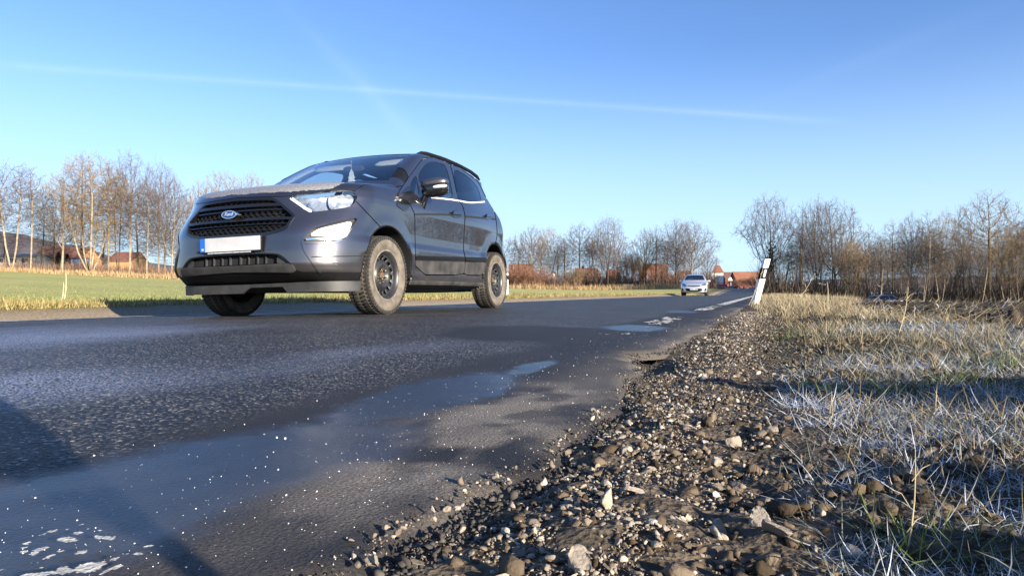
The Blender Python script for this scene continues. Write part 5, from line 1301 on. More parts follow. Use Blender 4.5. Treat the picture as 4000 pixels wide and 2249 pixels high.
def glass_mat(name, tint, refl=1.0):
    m, n, l, p = new_mat(name); out = n['Material Output']; n.remove(p)
    t = n.new('ShaderNodeBsdfTransparent'); t.inputs[0].default_value = (*tint, 1)
    g = n.new('ShaderNodeBsdfGlossy'); g.inputs['Roughness'].default_value = .01; g.inputs[0].default_value = (refl, refl, refl, 1)
    lw = n.new('ShaderNodeLayerWeight'); lw.inputs['Blend'].default_value = .5
    pw = n.new('ShaderNodeMath'); pw.operation = 'POWER'; pw.inputs[1].default_value = 5; l.new(lw.outputs['Facing'], pw.inputs[0])
    fr = n.new('ShaderNodeMath'); fr.operation = 'MULTIPLY_ADD'; fr.inputs[1].default_value = .93; fr.inputs[2].default_value = .05; l.new(pw.outputs[0], fr.inputs[0])
    mx = n.new('ShaderNodeMixShader'); l.new(fr.outputs[0], mx.inputs[0]); l.new(t.outputs[0], mx.inputs[1]); l.new(g.outputs[0], mx.inputs[2])
    l.new(mx.outputs[0], out.inputs['Surface']); return m
M_GLASS = glass_mat('clear_glass', (.86, .90, .91))
M_TINT = glass_mat('tinted_glass', (.40, .42, .45))
M_LENS = glass_mat('lamp_glass', (.93, .95, .96))

def tyre_mesh(R=.326, W=.205, rim=.205):
    """lathe around X, outer face towards +X"""
    h = W / 2
    return [(-h * .82, rim), (-h * .98, rim + .03), (-h * 1.04, (rim + R) / 2), (-h * .98, R - .03), (-h * .86, R - .010), (-h * .6, R - .002), (0, R), (h * .6, R - .002), (h * .86, R - .010), (h * .98, R - .03), (h * 1.04, (rim + R) / 2), (h * .98, rim + .03), (h * .82, rim)]
def build_wheel(parent, loc, flip, spin=0.0, R=.326):
    w = bpy.data.objects.new('wheel', None); COL.objects.link(w); w.parent = parent; w.location = loc; w.empty_display_size = .1
    w.rotation_euler = (spin if not flip else -spin, 0, math.pi if flip else 0)
    return w
def wheel_parts(w, R=.326):
    """tyre, tread, rim, bolts, hub as children of the wheel"""
    t = MB(); prof = tyre_mesh(R); t.lathe(prof, 72)
    ty = t.build('tyre', M_RUBBER, w, True, 60)
    b = MB()
    for k in range(60):                                   # tread blocks, four ribs
        a = 2 * math.pi * k / 60
        for r_, (x0, dx, sk) in enumerate(((-.082, .030, .02), (-.035, .040, -.02), (.035, .040, .02), (.082, .030, -.02))):
            aa = a + sk + (r_ % 2) * .05
            rr = R + .001 if abs(x0) < .06 else R - .004
            M = Matrix.Rotation(aa, 3, 'X') @ Matrix.Rotation(.35 if x0 > 0 else -.35, 3, 'Z')
            c = Matrix.Rotation(aa, 3, 'X') @ Vector((x0, 0, rr))
            b.box(c, (dx, .021, .010), rot=M)
    for s in (-1, 1):                                     # shoulder lugs that notch the sidewall's edge
        for k in range(60):
            a = 2 * math.pi * k / 60; c = Matrix.Rotation(a, 3, 'X') @ Vector((s * .097, 0, R - .017))
            b.box(c, (.016, .018, .022), rot=Matrix.Rotation(a, 3, 'X'))
    b.lathe([(-.102, R - .024), (-.098, R - .007), (-.06, R - .0035), (.06, R - .0035), (.098, R - .007), (.102, R - .024)], 60)
    b.build('tread', M_TREAD, ty)
    # rim: barrel, outer flange and pressed disc with a ring of slots
    rb = MB(); rb.lathe([(-.085, .20), (-.07, .185), (.0, .178), (.06, .186), (.080, .198), (.088, .211), (.093, .212), (.092, .204), (.080, .19), (.062, .178), (.0, .168), (-.07, .172), (-.085, .20)], 72)
    rim = rb.build('rim', M_STEEL, w, True, 50)
    fl = MB(); fl.lathe([(.078, .192), (.086, .200), (.0945, .2035), (.0955, .212), (.090, .2165), (.084, .2145)], 72); fl.build('flange', M_DUSTY, rim, True, 60)
    nA, nR = 144, 12
    radii = np.linspace(.03, .180, 31)
    def xd(r): return .018 + .030 * np.exp(-((r - .095) / .030) ** 2) - .010 * np.exp(-(r / .045) ** 2) + .022 * sstep(.135, .18, r)
    V = []; F = []
    for r in radii:
        for k in range(nA): a = 2 * math.pi * k / nA; V.append((xd(r) + .012, r * math.cos(a), r * math.sin(a)))
    for i in range(len(radii) - 1):
        rm = (radii[i] + radii[i + 1]) / 2
        for k in range(nA):
            ph = (k + .5 + (rm - .14) * 60) % (nA / 16)
            if .128 < rm < .163 and 2.2 < ph < 7.2: continue
            F.append((i * nA + k, i * nA + (k + 1) % nA, (i + 1) * nA + (k + 1) % nA, (i + 1) * nA + k))
    d = MB(); d.add(V, F); ds = d.build('disc', M_STEEL, rim, True, 50)
    sm = ds.modifiers.new('thickness', 'SOLIDIFY'); sm.thickness = .006; sm.offset = -1
    bk = MB(); bk.lathe([(-.03, .17), (-.035, .05), (-.035, .0)], 32); bk.build('brake_drum', M_LINE, w, True)
    hb = MB(); hb.lathe([(.01, .031), (.045, .030), (.05, .024), (.048, .0)], 24); hb.build('hub_cap', M_RUST, w, True)
    for k in range(5):
        a = 2 * math.pi * k / 5 + .3
        bo = MB(); bo.lathe([(.02, .0125), (.058, .0115), (.062, .009), (.062, 0)], 6, c=(0, .054 * math.cos(a), .054 * math.sin(a))); bo.build('wheel_bolt', M_BOLT, w)

CAR = empty('car', CAR_O, (0, -CAR_ROLL, 0), 'dark grey compact off-road car with black steel wheels driving on the near road', 'car')
S0 = surface(suv, .95, -.95, 3.40, .12, 1.74, .0125)
V, N = S0.V, S0.N
# ---- wheel wells and floor
def in_well(P):
    d = np.full(len(P.V), 9.)
    for yc, r in ((.025, .395), (2.54, .415)): d = np.minimum(d, np.hypot(P.V[:, 1] - yc, P.V[:, 2] - .335) - r)
    return d
well = clip(S0, in_well(S0) - .003)
well = clip(well, .42 - well.V[:, 0])
shell = clip(S0, in_well(S0) - .003, False)
put(both(well), 'wheel_well', M_LINE, CAR)
floor_ = clip(shell, np.maximum(shell.V[:, 2] - .262, shell.N[:, 2] + .55))
put(both(floor_), 'underbody', M_BLACK, CAR)
shell = clip(shell, np.maximum(shell.V[:, 2] - .262, shell.N[:, 2] + .55), False)
# ---- outlines (photo pixels, near side)
o_grille = [(860, 777), (932, 776), (1000, 773), (1066, 772), (1090, 785), (1120, 811), (1155, 842), (1144, 857), (1121, 894), (1080, 909), (1033, 921), (903, 927), (840, 929), (840, 779)]
o_head = [(1124, 771), (1243, 754), (1349, 745), (1376, 746), (1395, 763), (1389, 786), (1365, 806), (1285, 818), (1205, 828), (1190, 821), (1150, 792)]
o_fogs = [(1412, 842), (1360, 850), (1291, 866), (1222, 886), (1185, 917), (1177, 943), (1190, 955), (1335, 949), (1358, 932), (1382, 888)]
o_fog = [(1382, 860), (1311, 876), (1248, 890), (1217, 909), (1209, 920), (1279, 920), (1290, 930), (1346, 931), (1364, 908)]
o_low = [(780, 999), (873, 996), (1017, 987), (1083, 989), (1105, 1000), (1134, 1026), (1165, 1062), (1251, 1062), (1427, 1064), (1470, 1064), (1470, 1250), (780, 1250)]
o_bar = [(780, 1044), (873, 1041), (1058, 1031), (1139, 1028), (1162, 1062), (1060, 1060), (835, 1062), (780, 1062)]
o_door1 = [(1622, 838), (1622, 900), (1626, 1073), (1809, 1073), (1815, 1044), (1815, 1002), (1808, 974), (1812, 900), (1815, 841), (1804, 800), (1788, 784), (1780, 740), (1765, 672), (1752, 636), (1682, 613), (1650, 622), (1604, 684), (1553, 757), (1558, 767), (1600, 790)]
o_door2 = [(1819, 841), (1815, 900), (1811, 974), (1819, 1002), (1818, 1044), (1812, 1073), (1888, 1076), (1903, 1017), (1934, 950), (1941, 917), (1938, 868), (1925, 800), (1908, 785), (1893, 765), (1870, 716), (1840, 680), (1756, 636), (1769, 672), (1784, 740), (1791, 784), (1808, 800)]
o_win1 = [(1640, 668), (1666, 635), (1688, 629), (1738, 642), (1748, 664), (1762, 720), (1772, 777), (1678, 768), (1646, 763), (1632, 692)]
o_winq = [(1598, 722), (1621, 684), (1628, 692), (1641, 760), (1616, 759)]
o_tri = [(1561, 757), (1597, 720), (1615, 759)]
o_win2 = [(1768, 655), (1811, 678), (1840, 700), (1866, 731), (1876, 762), (1882, 786), (1812, 787), (1787, 781)]
o_quart = [(1871, 731), (1900, 779), (1889, 785), (1881, 770)]
o_mould = [(1628, 1000), (1800, 1003), (1902, 1006), (1900, 1022), (1800, 1019), (1606, 1014)]
o_clad = [(1608, 1017), (1800, 1022), (1900, 1025), (1888, 1074), (1800, 1073), (1628, 1071)]
K = 450.0        # pixels per metre, so that limits in metres and outlines in pixels compare
front_zone = lambda P: K * (P.V[:, 1] + .02)
side_zone = lambda P: K * (.5 - P.V[:, 0])
camside = lambda P: np.maximum(side_zone(P), K * (.2 - P.V[:, 1]))
mx_ = np.maximum
# ---- glass
def ws_sd(P):
    x, y, z = P.V.T
    top, bot = 1.577 - .05 * x * x, 1.185
    edge = .715 - (z - 1.12) * .36
    return mx_(mx_(z - top, bot - z), mx_(x - edge, mx_(y - 1.35, .15 - P.N[:, 2])))
wind = clip(shell, ws_sd(shell)); shell = clip(shell, ws_sd(shell), False)
put(both(thick(offset(wind, -.004), -.005, 0)), 'windscreen', M_GLASS, CAR)
s = mx_(mx_(np.abs(shell.V[:, 2] - 1.30) - .17, shell.V[:, 0] - .56), 2.7 - shell.V[:, 1])
put(both(thick(clip(shell, s), -.005, -.001)), 'rear_window', M_TINT, CAR); shell = clip(shell, s, False)
# ---- doors
doors = {}
for nm, od in (('front', o_door1), ('rear', o_door2)):
    s = mx_(IP(shell, od, 1), camside(shell)); pn = clip(shell, s); shell = clip(shell, s - 3.0, False)
    doors[nm] = pn
skin_cuts = []
def door(nm, sgn):
    pn = doors[nm]; fl = (lambda Q: Q) if sgn > 0 else mirror
    wins = [o_win1, o_winq, o_tri] if nm == 'front' else [o_win2]
    body = pn
    for o in wins: body = clip(body, IP(body, o), False)
    for o in (o_mould, o_clad): body = clip(body, IP(body, o, 0), False)
    d = put(fl(thick(body, -.012, 0)), 'door', M_PAINT, CAR)
    put(fl(offset(body, -.018)), 'door_lining', M_TRIM, d)
    for o in wins:
        put(fl(thick(clip(pn, IP(pn, o)), -.007, -.003)), 'window' if o is not o_tri else 'corner_trim', (M_GLASS if nm == 'front' else M_TINT) if o is not o_tri else M_GLOSS, d)
    put(fl(thick(clip(pn, IP(pn, o_mould, 0) + .6), -.012, .004)), 'moulding', M_BLACK, d)
    put(fl(thick(clip(pn, IP(pn, o_clad, 0) + .6), -.012, .001)), 'cladding', M_DIRTY, d)
    st = [(1602, 838), (1759, 838)] if nm == 'front' else [(1800, 844), (1894, 852), (1960, 859)]
    if nm == 'front': st = [(1600, 837), (1700, 837), (1759, 839), (1800, 844)]
    pr = near_(pn, IL(pn, st, 7.0), 14); pt = clip(pr, IL(pr, st, 7.0))
    if len(pt.V): put(fl(thick(pt, -.001, .002)), 'crease_line', M_LINE, d)  # dark strip stands in for the crease's dark reflection on the door
    sl = [(1676, 771), (1776, 782), (1800, 787)] if nm == 'front' else [(1794, 785), (1811, 789), (1842, 793), (1890, 789)]
    pr = near_(pn, IL(pn, sl, 4.5), 14); put(fl(thick(clip(pr, IL(pr, sl, 4.5)), -.001, .006)), 'frosted_seal', M_FROST, d)
    # handle: a pull bar over a dark cup
    hx = (1782, 836) if nm == 'front' else (1908, 846); rx = (20, 16) if nm == 'front' else (14, 14)
    q = car_px(pn.V); s = np.hypot((q[:, 0] - hx[0]) / rx[0], (q[:, 1] - hx[1]) / rx[1]) - 1
    cup = clip(pn, s)
    hd = put(fl(thick(offset(cup, .0025), -.002, .001)), 'handle', M_GLOSS, d)
    q = car_px(cup.V); bar = clip(cup, np.abs(q[:, 1] - hx[1] + 3) - 6)
    put(fl(thick(bar, .012, .030)), 'handle_bar', M_PAINT, hd)
    return d
for sgn in (1, -1):
    for nm in ('front', 'rear'): door(nm, sgn)
# quarter glass, sills
s = mx_(IP(shell, o_quart), camside(shell)); put(both(thick(clip(shell, s), -.006, -.001)), 'quarter_window', M_TINT, CAR); shell = clip(shell, s, False)
s = mx_(mx_(shell.V[:, 2] - .335, .38 - shell.V[:, 1]), shell.V[:, 1] - 2.14)
for fl in (lambda Q: Q, mirror):
    pt = clip(shell, s); put(fl(thick(clip(pt, .298 - pt.V[:, 2]), -.004, .022)), 'sill', M_PAINT, CAR); put(fl(thick(clip(pt, pt.V[:, 2] - .296), -.004, .016)), 'sill_guard', M_DIRTY, CAR)
shell = clip(shell, s, False)
# wheel arch edge trim
d_ = np.hypot(shell.V[:, 1] - 2.54, shell.V[:, 2] - .335)
s = mx_(mx_(d_ - .447, .7 - shell.V[:, 0]), .30 - shell.V[:, 2]); arch = clip(shell, s)
for fl in (lambda Q: Q, mirror): put(fl(thick(arch, -.02, .010)), 'arch_trim', M_BLACK, CAR)
shell = clip(shell, s, False)
d_ = np.hypot(shell.V[:, 1] - .025, shell.V[:, 2] - .335)
s = mx_(d_ - .407, .7 - shell.V[:, 0]); arch = clip(shell, s)
for fl in (lambda Q: Q, mirror): put(fl(thick(arch, -.02, .003)), 'arch_trim', M_BLACK, CAR)
shell = clip(shell, s, False)
# ---- front: hood
def hood_sd(P):
    x, y, z = P.V.T
    q = car_px(P.V)
    hl = np.interp(q[:, 0], [850, 1068, 1124, 1243, 1349, 1385, 1404, 1500, 1560], [773, 767, 765, 748, 739, 744, 760, 762, 765])
    return mx_(mx_(q[:, 1] - hl, K * (y - .62)), K * mx_(x - .80, .30 - P.N[:, 2] - 2 * np.maximum(0, -.55 - y)))
s = hood_sd(shell)
hood = clip(shell, s); shell = clip(shell, s - 2.6, False)
cowl_s = lambda P: .20 + .42 * P.V[:, 0] ** 2 - P.V[:, 1]
cowl = clip(hood, cowl_s(hood)); hood = clip(hood, cowl_s(hood) + .004, False)
hd = put(both(thick(hood, -.015, 0)), 'hood', M_PAINT, CAR)
if len(cowl.F): put(both(thick(offset(cowl, -.006), -.01, 0)), 'cowl', M_BLACK, CAR)
# thin hoar frost on the bonnet, thickest on the shaded far side, with a ragged edge
whole = both(subdiv(hood, 1)); q = car_px(whole.V)
fz = 5 * vnoise(q[:, 0] * .012, q[:, 1] * .03, 5) + 2.5 * vnoise(q[:, 0] * .06, q[:, 1] * .2, 6) + 2 * vnoise(q[:, 0] * .2, q[:, 1] * .5, 9)
s = mx_(mx_(q[:, 1] - np.interp(q[:, 0], [740, 980, 1160, 1290, 1350, 1420], [780, 758, 748, 738, 712, 690]) + fz * .8, K * (whole.V[:, 1] - .2)), K * (.35 - whole.N[:, 2]))
M_HFROST, n, l, p = new_mat('hood_frost'); p.inputs['Base Color'].default_value = (.34, .34, .36, 1); p.inputs['Roughness'].default_value = .8
out = n['Material Output']; tr = n.new('ShaderNodeBsdfTransparent'); mxs = n.new('ShaderNodeMixShader')
tc = n.new('ShaderNodeTexCoord'); nz = n.new('ShaderNodeTexNoise'); nz.inputs['Scale'].default_value = 70; nz.inputs['Detail'].default_value = 8; l.new(tc.outputs['Object'], nz.inputs['Vector'])
mr = n.new('ShaderNodeMapRange'); mr.inputs['From Min'].default_value = .38; mr.inputs['From Max'].default_value = .62; mr.inputs['To Min'].default_value = .40; mr.inputs['To Max'].default_value = .56
l.new(nz.outputs['Fac'], mr.inputs['Value']); l.new(mr.outputs[0], mxs.inputs[0]); l.new(tr.outputs[0], mxs.inputs[1]); l.new(p.outputs[0], mxs.inputs[2]); l.new(mxs.outputs[0], out.inputs['Surface'])
put(offset(clip(whole, s), .0015), 'frost_film', M_HFROST, hd)
# ---- headlights
s = mx_(IP(shell, o_head), front_zone(shell)); hl = clip(shell, s); shell = clip(shell, s - 2.2, False)
for sgn in (1, -1):
    fl = (lambda Q: Q) if sgn > 0 else mirror
    h = put(fl(offset(hl, -.055)), 'headlight', M_SILV, CAR)
    put(fl(thick(offset(hl, -.001), -.003, 0)), 'lamp_lens', M_LENS, h)
    hl2 = subdiv(hl, 1); q = car_px(hl2.V); drl = clip(hl2, line_sd([(1138, 774), (1190, 810), (1212, 822)], q, 11)); put(fl(thick(drl, -.02, -.008)), 'daytime_lamp', M_WLAMP, h)
    for (cx, cy, rx, ry) in ((1232, 798, 30, 22), (1300, 782, 17, 30)):
        q = car_px(hl2.V); b = clip(hl2, np.hypot((q[:, 0] - cx) / rx, (q[:, 1] - cy) / ry) - 1)
        q = car_px(b.V); dd = np.hypot((q[:, 0] - cx) / rx, (q[:, 1] - cy) / ry)
        put(fl(Patch(b.V + b.N * (-.052 + .028 * dd ** 2)[:, None], b.N, b.F)), 'reflector', M_SILV, h)
# ---- fog lamps in their surrounds
s = mx_(IP(shell, o_fogs), front_zone(shell)); fs = clip(shell, s); shell = clip(shell, s, False)
for sgn in (1, -1):
    fl = (lambda Q: Q) if sgn > 0 else mirror
    rim = clip(fs, IP(fs, o_fogs) + 7, False)
    h = put(fl(thick(rim, -.03, .006)), 'fog_lamp', M_PAINT, CAR)
    put(fl(offset(fs, -.028)), 'lamp_housing', M_GREYP, h)
    lp = clip(fs, IP(fs, o_fog)); put(fl(thick(offset(lp, -.012), -.012, 0)), 'lamp_lens', M_WLAMP, h)
    bl = clip(fs, mx_(IL(fs, [(1195, 934), (1250, 931), (1340, 937)], 8), IP(fs, o_fogs) + 6)); put(fl(thick(offset(bl, -.012), -.01, .004)), 'lamp_blade', M_CHROME, h)
# ---- grille
s = mx_(IP(shell, o_grille), front_zone(shell)); gr = clip(shell, s); shell = clip(shell, s, False)
g = put(both(offset(gr, -.05)), 'grille', M_LINE, CAR)
frame = clip(gr, IP(gr, o_grille) + 10, False); put(both(thick(frame, -.05, .006)), 'grille_frame', M_GLOSS, g)
zt = lambda P: P.V[:, 2]
for (z0, z1, out_) in ((.850, .872, .004), (.822, .832, -.008), (.742, .762, .004), (.713, .721, -.008), (.668, .674, -.012)):
    b = clip(gr, mx_(np.abs(zt(gr) - (z0 + z1) / 2 + .02 * gr.V[:, 0] ** 2) * K - (z1 - z0) / 2 * K, IP(gr, o_grille) + 6)); put(both(thick(b, -.03, out_)), 'grille_bar', M_GLOSS, g)
def hexes(P, cell=.052):
    x, z = P.V[:, 0], P.V[:, 2] * 1.9
    best = np.full(len(x), 9.)
    r3 = cell * math.sqrt(3) / 2
    for ox, oz in ((0, 0), (cell / 2, r3)):
        u = np.abs((x - ox + cell / 2) % cell - cell / 2); w = np.abs((z - oz + r3) % (2 * r3) - r3)
        best = np.minimum(best, np.maximum(u, u * .5 + w * .866))
    return best - cell * .40
gr2 = subdiv(gr, 1); mesh_ = clip(offset(gr2, -.028), hexes(gr2), False); put(both(thick(mesh_, -.008, 0)), 'grille_mesh', M_BLACK, g)
# ---- emblem on the grille: blue oval, bright ring, white script
em = empty('emblem', (.0, -.842, .793)); em.parent = CAR
def oval(a, b, y, t, name, m, par):
    B = MB(); n = 48
    pts = [(a * math.cos(2 * math.pi * k / n), b * math.sin(2 * math.pi * k / n)) for k in range(n)]
    inner = [(u * .9, v * .86) for u, v in pts]
    V = [(u, y, v) for u, v in pts] + [(u, y - t, v) for u, v in pts] + [(u, y - t * 1.4, v) for u, v in inner]
    F = [(k, (k + 1) % n, n + (k + 1) % n, n + k) for k in range(n)] + [(n + k, n + (k + 1) % n, 2 * n + (k + 1) % n, 2 * n + k) for k in range(n)] + [tuple(range(2 * n, 3 * n))]
    B.add(V, F); return B.build(name, m, par, True)
oval(.078, .035, .03, .035, 'emblem_ring', M_CHROME, em); oval(.066, .027, -.01, .008, 'emblem_plate', mat('emblem_blue', (.01, .05, .22), .25, coat=.5), em)
def text_mesh(body, size, name, m, parent, loc, rot, shear=0.0, depth=.001, align='CENTER'):
    c = bpy.data.curves.new(name, 'FONT'); c.body = body; c.size = size; c.align_x = align; c.align_y = 'CENTER'; c.extrude = depth; c.shear = shear; c.resolution_u = 3
    t = bpy.data.objects.new(name + '_tmp', c); COL.objects.link(t)
    dg = bpy.context.evaluated_depsgraph_get(); me = bpy.data.meshes.new_from_object(t.evaluated_get(dg))
    bpy.data.objects.remove(t); bpy.data.curves.remove(c)
    me.materials.clear(); me.materials.append(m); me.name = name
    o = bpy.data.objects.new(name, me); COL.objects.link(o); o.parent = parent; o.location = loc; o.rotation_euler = rot
    return o
M_LETTER = mat('letter_white', (.85, .86, .88), .3)
text_mesh('Ford', .040, 'emblem_script', mat('emblem_script', (.42, .46, .54), .35), em, (0, -.0235, .001), (rad(90), 0, 0), .35)
# ---- lower intake, bar, bumper blade line, slit
s = mx_(IP(shell, o_low, 1), front_zone(shell)); lo = clip(shell, s); shell = clip(shell, s, False)
inz = lambda P: mx_(IP(P, [(780, 1003), (1017, 992), (1078, 994), (1100, 1006), (1136, 1031), (780, 1040)], 1), K * (P.V[:, 1] + .3))
li = put(both(thick(clip(lo, inz(lo), False), -.02, 0)), 'lower_bumper', M_BLACK, CAR)
put(both(offset(clip(lo, inz(lo)), -.05)), 'air_intake', M_LINE, li)
put(both(thick(clip(lo, mx_(IP(lo, o_bar, 1), K * (lo.V[:, 1] + .2))), -.01, .012)), 'intake_bar', M_GREYP, li)
for (cx, w_) in ((1100, 18),):
    pt = clip(lo, mx_(IP(lo, [(1076, 1000), (1098, 1006), (1126, 1029), (1074, 1031)], 1), K * (lo.V[:, 1] + .3))); put(both(offset(pt, -.02)), 'intake_blank', M_GREYP, li)
for xx in (.05, .13, .21, .29):
    pt = clip(lo, mx_(K * (np.abs(lo.V[:, 0] - xx) - .006), inz(lo)))
    if len(pt.F): put(both(thick(pt, -.05, -.035)), 'intake_fin', M_GREYP, li)
# bumper: slit line and raised blade edge
for pts, w_, nm, m_, a, b in (([(1217, 1003), (1330, 1001), (1432, 999)], 3.6, 'bumper_slit', M_LINE, -.001, .0012), ([(1183, 946), (1190, 975), (1212, 1010), (1250, 1061)], 9, 'bumper_blade', M_PAINT, -.001, .012)):
    pr = near_(clip(shell, front_zone(shell)), IL(clip(shell, front_zone(shell)), pts, w_), 16); pt = clip(pr, IL(pr, pts, w_))
    for fl in (lambda Q: Q, mirror): put(fl(thick(pt, a, b)), nm, m_, CAR)
pt = clip(shell, mx_(8 * np.hypot((car_px(shell.V)[:, 0] - 1311) / 9, (car_px(shell.V)[:, 1] - 1027) / 6.5) - 8, front_zone(shell)))
for fl in (lambda Q: Q, mirror): put(fl(thick(pt, -.001, .004)), 'parking_sensor', M_CHROME, CAR)
pt = clip(shell, mx_(8 * np.hypot((car_px(shell.V)[:, 0] - 1048) / 12, (car_px(shell.V)[:, 1] - 972) / 4.5) - 8, front_zone(shell)))
for fl in (lambda Q: Q, mirror): put(fl(thick(pt, -.001, .004)), 'parking_sensor', M_GREYP, CAR)
# gap between bumper and wing, tail lamps
gap_ = lambda P, w: mx_(IL(P, [(1391, 787), (1440, 838), (1487, 888)], w), K * mx_(.3 - P.V[:, 0], P.V[:, 1] - .3))
band = subdiv(clip(shell, gap_(shell, 30)), 2); shell = clip(shell, gap_(shell, 30), False); shell = merge(shell, clip(band, gap_(band, 3.4), False))
s = mx_(IP(shell, [(1952, 846), (1963, 838), (1985, 860), (1990, 900), (1972, 900), (1966, 868)], 1), K * (2.75 - shell.V[:, 1]))
tl = clip(shell, s); shell = clip(shell, s, False)
for fl in (lambda Q: Q, mirror): put(fl(thick(tl, -.02, .006)), 'tail_lamp', M_RED, CAR)
# black trim below the mirror with its small badge
s = mx_(IP(shell, [(1545, 801), (1562, 772), (1600, 768), (1604, 800), (1585, 826), (1578, 826)], 1), camside(shell) - 400)
tr_ = clip(shell, s)
if len(tr_.F):
    for fl in (lambda Q: Q, mirror): put(fl(thick(tr_, -.001, .005)), 'wing_trim', M_GLOSS, CAR)
body = put(both(thick(shell, -.012, 0)), 'body', M_PAINT, CAR)
put(both(offset(clip(shell, shell.V[:, 2] - 1.18), -.02)), 'inner_shell', M_TRIM, body)
put(both(offset(clip(shell, shell.V[:, 2] - 1.18, False), -.02)), 'headliner', M_VISOR, body)
# ---- front lip, plate
lip = MB(); n = 40; xs = np.linspace(-.84, .84, n)
def lipy(x): return -.655 + 1.05 * abs(x) ** 8
Vv = []; Ff = []
for i, x in enumerate(xs):
    y = lipy(x); zb = .192 + .045 * float(sstep(.03, .0, max(abs(x - .16) - .17, 0.0)) if abs(x - .16) < .2 else 0); zt_ = .262 + .01 * abs(x)
    Vv += [(x, y, zb), (x, y - .004, zt_), (x, y + .05, zt_), (x, y + .02, zb)]
for i in range(n - 1):
    for k in range(4): Ff.append((4 * i + k, 4 * i + (k + 1) % 4, 4 * i + 4 + (k + 1) % 4, 4 * i + 4 + k))
Ff += [(0, 1, 2, 3), (4 * n - 1, 4 * n - 2, 4 * n - 3, 4 * n - 4)]
lip.add(Vv, Ff); lip.build('front_lip', M_GREYP, CAR, True, 30)
PL = empty('number_plate', (.0, -.862, .565)); PL.parent = CAR
def bent(x0, x1, z0, z1, y, t, name, m, par):
    B = MB(); n = 12; V = []; F = []
    for i in range(n + 1):
        x = x0 + (x1 - x0) * i / n; yy = y + .06 * x * x
        V += [(x, yy, z0), (x, yy, z1), (x, yy + t, z1), (x, yy + t, z0)]
    for i in range(n):
        for k in range(4): F.append((4 * i + k, 4 * i + (k + 1) % 4, 4 * i + 4 + (k + 1) % 4, 4 * i + 4 + k))
    F += [(0, 1, 2, 3), tuple(4 * n + k for k in (3, 2, 1, 0))]
    B.add(V, F); return B.build(name, m, par)
bent(-.292, .292, -.062, .060, .004, .012, 'plate_holder', M_BLACK, PL)
bent(-.236, .286, -.050, .055, -.001, .004, 'plate', M_WHITE, PL)
bent(-.286, -.238, -.050, .055, -.001, .004, 'plate_band', M_EUBLUE, PL)
bent(-.272, -.250, -.038, -.022, -.002, .002, 'plate_letter', M_WHITE, PL)
bent(-.21, .20, -.0655, -.0575, -.001, .004, 'holder_strip', mat('strip_grey', (.45, .45, .45), .5, noise=.5, nscale=90), PL)
# ---- roof rails
for sg in (1, -1):
    rl = MB(); pts = [(sg * .565, 1.14, 1.580), (sg * .57, 1.22, 1.604), (sg * .575, 1.34, 1.620)] + [(sg * .58, y, float(_zR(y)) - .014) for y in np.linspace(1.5, 2.45, 8)] + [(sg * .57, 2.66, 1.592), (sg * .56, 2.76, 1.57)]
    rl.tube(pts, [.012] + [.021] * (len(pts) - 2) + [.012], 8); rl.build('roof_rail', M_BLACK, CAR, True)
# ---- spoiler
sp = MB(); V = []; F = []
for x in np.linspace(-.50, .50, 13):
    k = .06 * x * x * 4
    V += [(x, 2.74, 1.60 - k * .5), (x, 3.02 - k, 1.578 - k * .3), (x, 3.045 - k, 1.555 - k * .3), (x, 3.01 - k, 1.535 - k * .3), (x, 2.80, 1.53 - k * .5)]
for i in range(12):
    for k in range(5): F.append((5 * i + k, 5 * i + (k + 1) % 5, 5 * i + 5 + (k + 1) % 5, 5 * i + 5 + k))
F += [tuple(range(5)), tuple(range(60, 65))[::-1]]
sp.add(V, F); sp.build('spoiler', M_PAINT, CAR, True, 35)
# ---- mirrors
def super_egg(B, c, r, e=2.6, n=20, m=12, zlim=None):
    V = []
    sg = lambda t, p: math.copysign(abs(t) ** p, t)
    for i in range(m + 1):
        ph = -math.pi / 2 + math.pi * i / m
        for k in range(n):
            th = 2 * math.pi * k / n
            V.append((c[0] + r[0] * sg(math.cos(ph), 2 / e) * sg(math.cos(th), 2 / e), c[1] + r[1] * sg(math.cos(ph), 2 / e) * sg(math.sin(th), 2 / e), c[2] + r[2] * sg(math.sin(ph), 2 / e)))
    F = [(i * n + k, i * n + (k + 1) % n, (i + 1) * n + (k + 1) % n, (i + 1) * n + k) for i in range(m) for k in range(n)]
    B.add(V, F)
for sg in (1, -1):
    mr_ = bpy.data.objects.new('wing_mirror', None); COL.objects.link(mr_); mr_.parent = CAR; mr_.location = (sg * .975, .70, 1.152); mr_.scale = (1.17, 1.17, 1.12); mr_.rotation_euler = (0, rad(-4 * sg), rad(8 * sg)); mr_.empty_display_size = .1
    b = MB(); super_egg(b, (0, 0, -.012), (.112, .062, .070), 2.7); b.build('mirror_housing', M_GLOSS, mr_, True, 80)
    b = MB(); super_egg(b, (-.002 * sg, .004, .034), (.116, .066, .044), 2.4); b.build('mirror_cap', M_PAINT, mr_, True, 80)
    b = MB(); super_egg(b, (.050 * sg, -.043, -.008), (.064, .024, .015), 2.4); b.build('indicator_lens', M_WLAMP, mr_, True, 80)
    b = MB(); b.tube([(-.075 * sg, .0, -.05), (-.10 * sg, .0, -.10), (-.135 * sg, .01, -.155)], [.026, .030, .036], 12); b.build('mirror_arm', M_GLOSS, mr_, True, 60)
    b = MB(); b.box((0, .063, -.005), (.18, .004, .10)); b.build('mirror_glass', M_CHROME, mr_)
# ---- wheels
first = None
for (x, y, fl, spn) in ((.757, .025, False, .55), (.757, 2.54, False, .2), (-.757, .025, True, .9), (-.757, 2.54, True, 1.3)):
    w = build_wheel(CAR, (x, y, .326), fl, spn)
    if first is None: wheel_parts(w); first = w
    else:
        for ch in first.children: copy_tree(ch, w)
